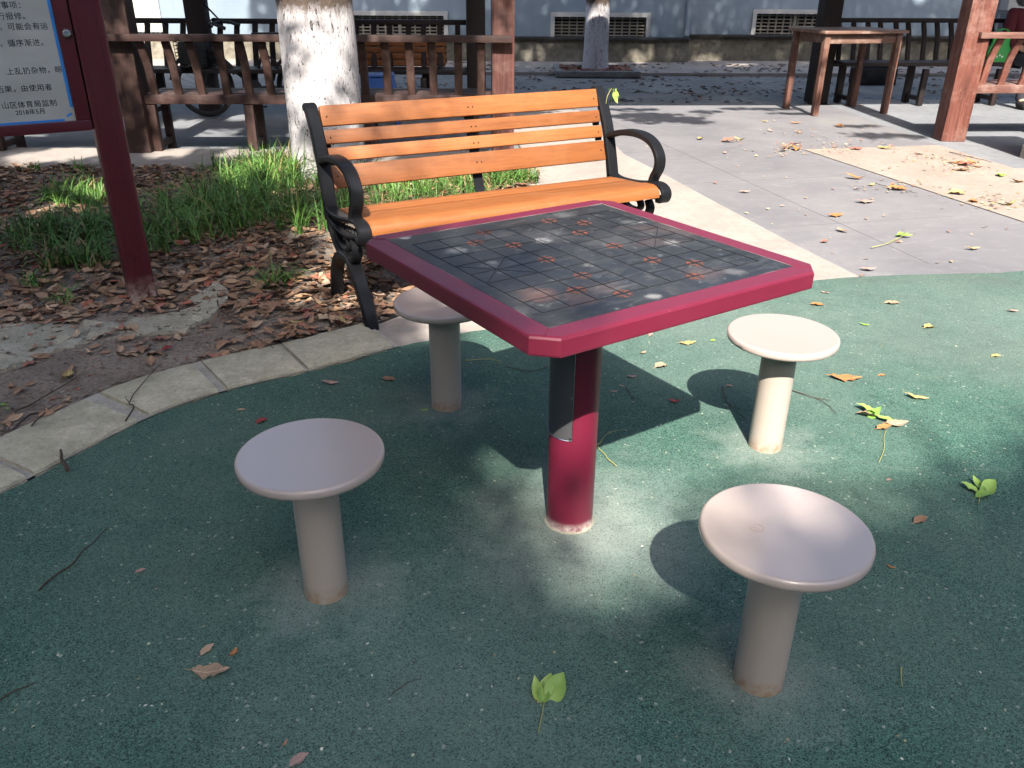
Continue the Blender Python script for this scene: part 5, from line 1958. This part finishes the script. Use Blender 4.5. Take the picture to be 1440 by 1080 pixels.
def crumbs(name, pts, smin, smax, tints, kind='stuff'):
    V, F_, T = [], [], []
    for (x, y, z) in pts:
        s = random.uniform(smin, smax)
        yaw = random.uniform(0, 6.28)
        w = s * random.uniform(0.35, 0.8)
        m = Matrix.Translation((x, y, z)) @ Matrix.Rotation(yaw, 4, 'Z') @ Matrix.Rotation(jit(0.4), 4, 'X')
        b = len(V)
        for p in ((-s / 2, 0, 0), (0.1 * s, -w / 2, 0.10 * s), (s / 2, 0, 0.03 * s), (-0.05 * s, w / 2, 0.13 * s), (0, 0, 0.05 * s)):
            V.append(tuple(m @ Vector(p)))
        F_ += [(b, b + 1, b + 4), (b + 1, b + 2, b + 4), (b + 2, b + 3, b + 4), (b + 3, b, b + 4)]
        t = random.choice(tints)
        k = random.uniform(0.7, 1.3)
        T += [(t[0] * k, t[1] * k, t[2] * k, 1)] * 5
    me = bpy.data.meshes.new(name)
    me.from_pydata(V, [], F_)
    at = me.color_attributes.new('tint', 'FLOAT_COLOR', 'POINT')
    at.data.foreach_set('color', np.array(T, dtype=np.float32).ravel())
    me.materials.append(M_litter.m)
    o = bpy.data.objects.new(name, me)
    C.objects.link(o)
    o['kind'] = kind
    return o


pts = []
for _ in range(5200):                                   # crumbs of bark and leaf over the bare soil
    x, y = random.uniform(-3.2, 0), random.uniform(1.7, 4.6)
    if inside(x, y, bed_poly):
        pts.append((x, y, max(0, soil_h(x, y)) + 0.002))
for _ in range(260):
    p_ = G(random.uniform(0, 320), random.uniform(410, 520), 0.03)
    pts.append((p_.x, p_.y, 0.028))
pts = [q for q in pts if inside(q[0], q[1], bed_poly)]
crumbs('soil_crumbs', pts, 0.006, 0.024, [c for c in tset] + [(0.10, 0.075, 0.06), (0.28, 0.23, 0.19)])
pts = []
for _ in range(2600):                                   # dark leaf scraps on the shaded road and far pavement
    x, y = random.uniform(-3, 8.5), random.uniform(10.4, 15.0)
    if noise.noise(Vector((x * 0.9, y * 2.2, 3))) > -0.05:
        pts.append((x, y, 0.032 if y > 13.45 + 0.06 * (x - 3) * (x > 3) and y > 13.3 else -0.013))
crumbs('road_litter', pts, 0.04, 0.11, [(0.05, 0.035, 0.028), (0.09, 0.055, 0.04), (0.035, 0.028, 0.025), (0.16, 0.08, 0.05)])
pts = [(1.25 + jit(0.54), 13.6 + jit(0.46), 0.075) for _ in range(420)]
crumbs('pit_litter', pts, 0.05, 0.12, [(0.22, 0.09, 0.07), (0.14, 0.07, 0.05), (0.3, 0.15, 0.1)])
pts = []
for _ in range(260):                                    # crumbs and blossom scraps on slab and pads
    u, v = random.choice(((1150, 210), (1360, 235), (1240, 262), (1330, 265), (1400, 285), (1120, 185), (1180, 200), (1290, 222), (1100, 215)))
    p = G(u + random.gauss(0, 30), v + random.gauss(0, 5), 0.004)
    if p.y > 4.3 and p.x > 0.9 and p.x < 4.2:
        pts.append(tuple(p))
for hu, hv, hs, hn in ((1358, 232, 15, 90), (1112, 207, 10, 60), (1260, 264, 12, 26), (1400, 283, 16, 40), (1250, 208, 12, 24), (1302, 222, 14, 30), (1030, 198, 8, 14), (1170, 206, 14, 26)):
    for _ in range(hn):
        p = G(hu + random.gauss(0, hs), hv + random.gauss(0, hs * 0.28), 0.004)
        pts.append((p.x, p.y, 0.004 + random.random() * 0.012))
for _ in range(90):
    p = G(random.uniform(900, 1440), random.uniform(160, 380), 0.004)
    if p.y > 4.1:
        pts.append(tuple(p))
crumbs('leaf_scraps', pts, 0.010, 0.040, [(0.40, 0.22, 0.11), (0.42, 0.29, 0.17), (0.33, 0.13, 0.08), (0.26, 0.18, 0.11), (0.44, 0.36, 0.2)])
pts = [(*xy(G(random.uniform(0, 1440), random.uniform(420, 1080))), 0.0055) for _ in range(260)]
pts = [p for p in pts if not inside(p[0], p[1], bed_poly)]
crumbs('rubber_specks', pts, 0.003, 0.010, [(0.45, 0.46, 0.42), (0.5, 0.5, 0.42), (0.3, 0.26, 0.16), (0.40, 0.42, 0.3)])

# ================================================================== grass
gv, gf, gc = [], [], []
for gx, gy, r, n in GREEN:
    for _ in range(n):
        a, q = random.uniform(0, 6.28), r * math.sqrt(random.random())
        cx, cy = gx + q * math.cos(a), gy + q * math.sin(a)
        if not inside(cx, cy, bed_poly):
            continue
        small = n < 8
        hh = random.uniform(0.17, 0.36) * (0.55 if small else 1) * (0.72 if gx < -2.0 else 1) * (0.6 if gx > -0.9 else 1)
        hue = random.random()
        for b_ in range(random.randint(8, 15)):
            x, y = cx + random.gauss(0, 0.02), cy + random.gauss(0, 0.02)
            yaw = random.uniform(0, 6.28)
            bend = random.uniform(0.3, 1.7)
            h = hh * random.uniform(0.6, 1.25)
            w = random.uniform(0.0028, 0.0056)
            dx, dy = math.cos(yaw), math.sin(yaw)
            b = len(gv)
            for k in range(5):
                t = k / 4
                out_ = bend * h * t ** 1.7 * 0.75
                zz_ = h * (t - 0.42 * bend * t * t * t) + soil_h(x, y) - 0.005
                ww = w * (1 - t) ** 0.6 if k < 4 else 0.0002
                gv.append((x + dx * out_ - dy * ww, y + dy * out_ + dx * ww, zz_))
                gv.append((x + dx * out_ + dy * ww, y + dy * out_ - dx * ww, zz_))
            for k in range(4):
                i = b + 2 * k
                gf.append((i, i + 1, i + 3, i + 2))
            base_c = (0.052 + 0.06 * hue, 0.135 + 0.085 * hue, 0.028 + 0.02 * hue)
            if random.random() < 0.09:
                base_c = (0.24, 0.19, 0.08)
            kk = random.uniform(0.75, 1.3)
            gc += [(base_c[0] * kk, base_c[1] * kk, base_c[2] * kk, 1)] * 10
me = bpy.data.meshes.new('grass')
me.from_pydata(gv, [], gf)
at = me.color_attributes.new('tint', 'FLOAT_COLOR', 'POINT')
at.data.foreach_set('color', np.array(gc, dtype=np.float32).ravel())
me.materials.append(M_grass.m)
me.polygons.foreach_set('use_smooth', [True] * len(me.polygons))
gr = bpy.data.objects.new('grass', me)
C.objects.link(gr)
gr['kind'] = 'stuff'

# ================================================================== twigs and green sprigs
def twig(label, pix, rad=0.0022, z=0.008, name='twig', m=M_twig, fork=True):
    pts = smooth_path([G(u, v, z) for u, v in pix], 5)
    pts = [p + Vector((0.004 * noise.noise(p * 30), 0.004 * noise.noise(p * 30 + Vector((5, 5, 5))), 0.002 + 0.004 * noise.noise(p * 12))) for p in pts]
    n_ = len(pts)
    bm = new()
    tube(bm, pts, [rad * (1 - 0.6 * i / n_) for i in range(n_)], 6)
    if fork and n_ > 8:
        a = pts[n_ // 2]
        d = (pts[n_ // 2 + 1] - a).normalized()
        s_ = Vector((-d.y, d.x, 0))
        tube(bm, [a, a + (d + s_ * 0.8) * 0.02, a + (d * 1.6 + s_) * 0.025], [rad * 0.6, rad * 0.5, rad * 0.3], 5)
    return tag(obj(name, bm, m), label, 'twig', 'twigs on the ground')


twig('long dark curved twig on the rubber at the far left', [(55, 832), (80, 808), (100, 795), (112, 780), (130, 765), (152, 742)], 0.0026, fork=False)
twig('dark twig cut by the left photo edge low down', [(-8, 992), (18, 975), (48, 961)], 0.0022, fork=False)
twig('yellowish bent twig at the edge of the table shadow right of the post', [(866, 657), (850, 640), (839, 626), (845, 622)], 0.0018, m=M_stem, fork=False)
twig('thin straw twig crossing the table shadow edge', [(838, 628), (855, 612), (878, 604)], 0.0014, m=M_stem, fork=False)
twig('thin dark twig right of the sunlit stool post', [(1115, 549), (1135, 557), (1158, 565), (1176, 584)], 0.0020)
twig('dark twig lying across the kerb stones at the left', [(177, 592), (188, 572), (182, 566), (200, 540), (228, 512)], 0.0028, 0.03)
twig('short thick stub of wood standing out of the kerb stone', [(95, 661), (88, 648), (85, 634)], 0.007, 0.03, fork=False)
twig('thin pale twig in the dark shadow behind the table post', [(655, 507), (690, 506), (705, 511)], 0.0020, m=M_stem, fork=False)
twig('long thin twig in the table shadow behind the post', [(712, 516), (745, 523), (775, 518), (800, 526)], 0.0018)
twig('curved thin twig in the round shadow beside the sunlit stool', [(1015, 545), (1020, 560), (1030, 575), (1050, 590)], 0.0018)
twig('small dark twig beside leaves in the table shadow', [(880, 545), (888, 558), (892, 565)], 0.0018)
twig('dark stick lying along the old mortar ridge', [(228, 441), (255, 436), (285, 425)], 0.004, 0.05)
twig('dark twig on the soil running from the mortar ridge towards the leaves', [(306, 414), (308, 432), (320, 445), (345, 465), (385, 490)], 0.0030, 0.03)
twig('thin dark twig in the bare soil at the left', [(20, 580), (50, 565), (85, 545), (110, 530)], 0.0028, 0.022)
twig('second thin dark twig in the bare soil near the kerb', [(45, 600), (65, 580), (80, 568)], 0.0026, 0.022)
twig('straw twig with a dry leaf on the grey slab', [(1226, 348), (1250, 342), (1268, 333)], 0.0024, m=M_stem, fork=False)
twig('brown twig trail on the grey slab', [(1230, 258), (1255, 264), (1290, 272)], 0.003)
twig('short green straw on the rubber at the lower right', [(1268, 938), (1269, 968)], 0.0015, m=M_stem, fork=False)
twig('thin twig on the shaded rubber below the table', [(552, 978), (562, 968), (575, 960), (592, 955)], 0.0012, fork=False)
twig('dark twig on the beige pad by the big leaf heap', [(1335, 214), (1360, 220), (1395, 228)], 0.004)


def sprig(label, pix_stem, leaves, z=0.006, name='leaf_sprig', h=0.03):
    o0 = G(*pix_stem[0], z)
    t = thing(name, label, 'sprig', o0, 0, 'green sprigs fallen on the ground')
    bm = new()
    tube(bm, smooth_path([G(u, v, z + 0.001) - o0 for u, v in pix_stem], 5), 0.0012, 5)
    obj('stem', bm, M_stem, t)
    for u, v, ln, cname, yaw, shp, lift in leaves:
        p = G(u, v, z)
        depth = (p - EYE).dot(FWD)
        o = bpy.data.objects.new('leaf', LEAF[cname, shp] if cname != 'fresh' else FRESH[shp])
        C.objects.link(o)
        o.parent = t
        o.location = p - o0 + Vector((0, 0, 0.004))
        s_ = 1.15 * ln / F_PX * depth
        o.scale = (s_, s_, s_)
        o.rotation_euler = (jit(0.35), -lift, yaw)
    return t


FRESH = {}
for k, (sd, w, cu_, fo, jg, tp) in enumerate(SHAPES):
    me = leaf_mesh('leaf', sd * 5 + 90, 1.0, w * 1.05, cu_ * 0.4, fo * 1.2, 0.03, 0.85)
    me.materials.append(M_sprig.m)
    FRESH[k] = me
sprig('fresh green sprig of pointed leaves on the rubber in the foreground', [(757, 1030), (762, 1005), (766, 985)],
      [(757, 972, 36, 'fresh', 1.7, 2, 0.3), (770, 968, 36, 'fresh', 1.35, 1, 0.35), (783, 969, 42, 'fresh', 1.05, 3, 0.3), (764, 976, 30, 'fresh', 1.5, 0, 0.2)])
sprig('fresh green sprig with spread leaves at the right edge of the rubber', [(1376, 708), (1378, 698), (1377, 690)],
      [(1362, 687, 22, 'fresh', 2.5, 1, 0.3), (1374, 681, 22, 'fresh', 1.7, 2, 0.4), (1391, 686, 26, 'fresh', 0.6, 3, 0.35), (1386, 698, 28, 'fresh', 0.1, 0, 0.2), (1380, 690, 20, 'fresh', 1.2, 5, 0.3)])
sprig('broken sprig with green and orange leaves on a dark stalk right of the sunlit stool', [(1236, 650), (1243, 632), (1243, 615), (1246, 605)],
      [(1219, 578, 28, 'fresh', 2.6, 1, 0.3), (1230, 583, 26, 'fresh', 0.6, 4, 0.3), (1243, 592, 26, 'fresh', 2.4, 0, 0.25), (1243, 603, 20, 'orange', 0.2, 1, 0.1), (1261, 598, 28, 'tan', 0.1, 0, 0.1), (1217, 586, 24, 'tan', 2.9, 3, 0.1)])
sprig('small yellow-green sprig on the grey slab beyond the table corner', [(1250, 340), (1262, 335), (1272, 331)],
      [(1270, 331, 18, 'fresh', 0.2, 0, 0.1), (1276, 333, 14, 'fresh', -0.4, 2, 0.1)])
sprig('small green weed sprig in the bare soil near the left edge', [(2, 577), (4, 576)],
      [(4, 574, 16, 'fresh', 0.3, 3, 0.2), (9, 577, 12, 'fresh', -0.6, 1, 0.2)], z=0.03)
sprig('green weed growing beside the thinner tree pit', [(786, 104), (788, 100)],
      [(785, 99, 10, 'fresh', 1.2, 3, 0.5), (790, 97, 10, 'fresh', 1.9, 1, 0.5), (788, 93, 8, 'fresh', 1.5, 2, 0.5)], z=0.03)

# sprig caught on the right end of the bench back
rotb = Matrix.Rotation(BYAW, 3, 'Z')
sp = thing('leaf_sprig', 'yellow-green sprig caught on the right back post of the near bench', 'sprig', BL + rotb @ Vector((1.50, 0.56, 0.79)), BYAW)
bm = new()
tube(bm, smooth_path([(-0.03, -0.035, -0.06), (-0.028, -0.04, -0.01), (0.0, -0.03, 0.025), (0.03, 0.0, 0.02), (0.05, 0.01, -0.01)], 5), 0.0014, 5)
obj('stem', bm, M_stem, sp)
for k, (x, z, s_, a, b) in enumerate(((0.05, -0.02, 0.065, 1.2, 0.4), (0.065, -0.005, 0.06, 0.6, -0.3), (0.04, -0.03, 0.05, 1.6, 0.2), (0.03, 0.015, 0.025, 0.2, 0.5))):
    o = bpy.data.objects.new('leaf', FRESH[k])
    C.objects.link(o)
    o.parent = sp
    o.location = (x, 0.012 * k, z)
    o.scale = (s_, s_, s_)
    o.rotation_euler = (R(70) + b, a, 0.4 * k)
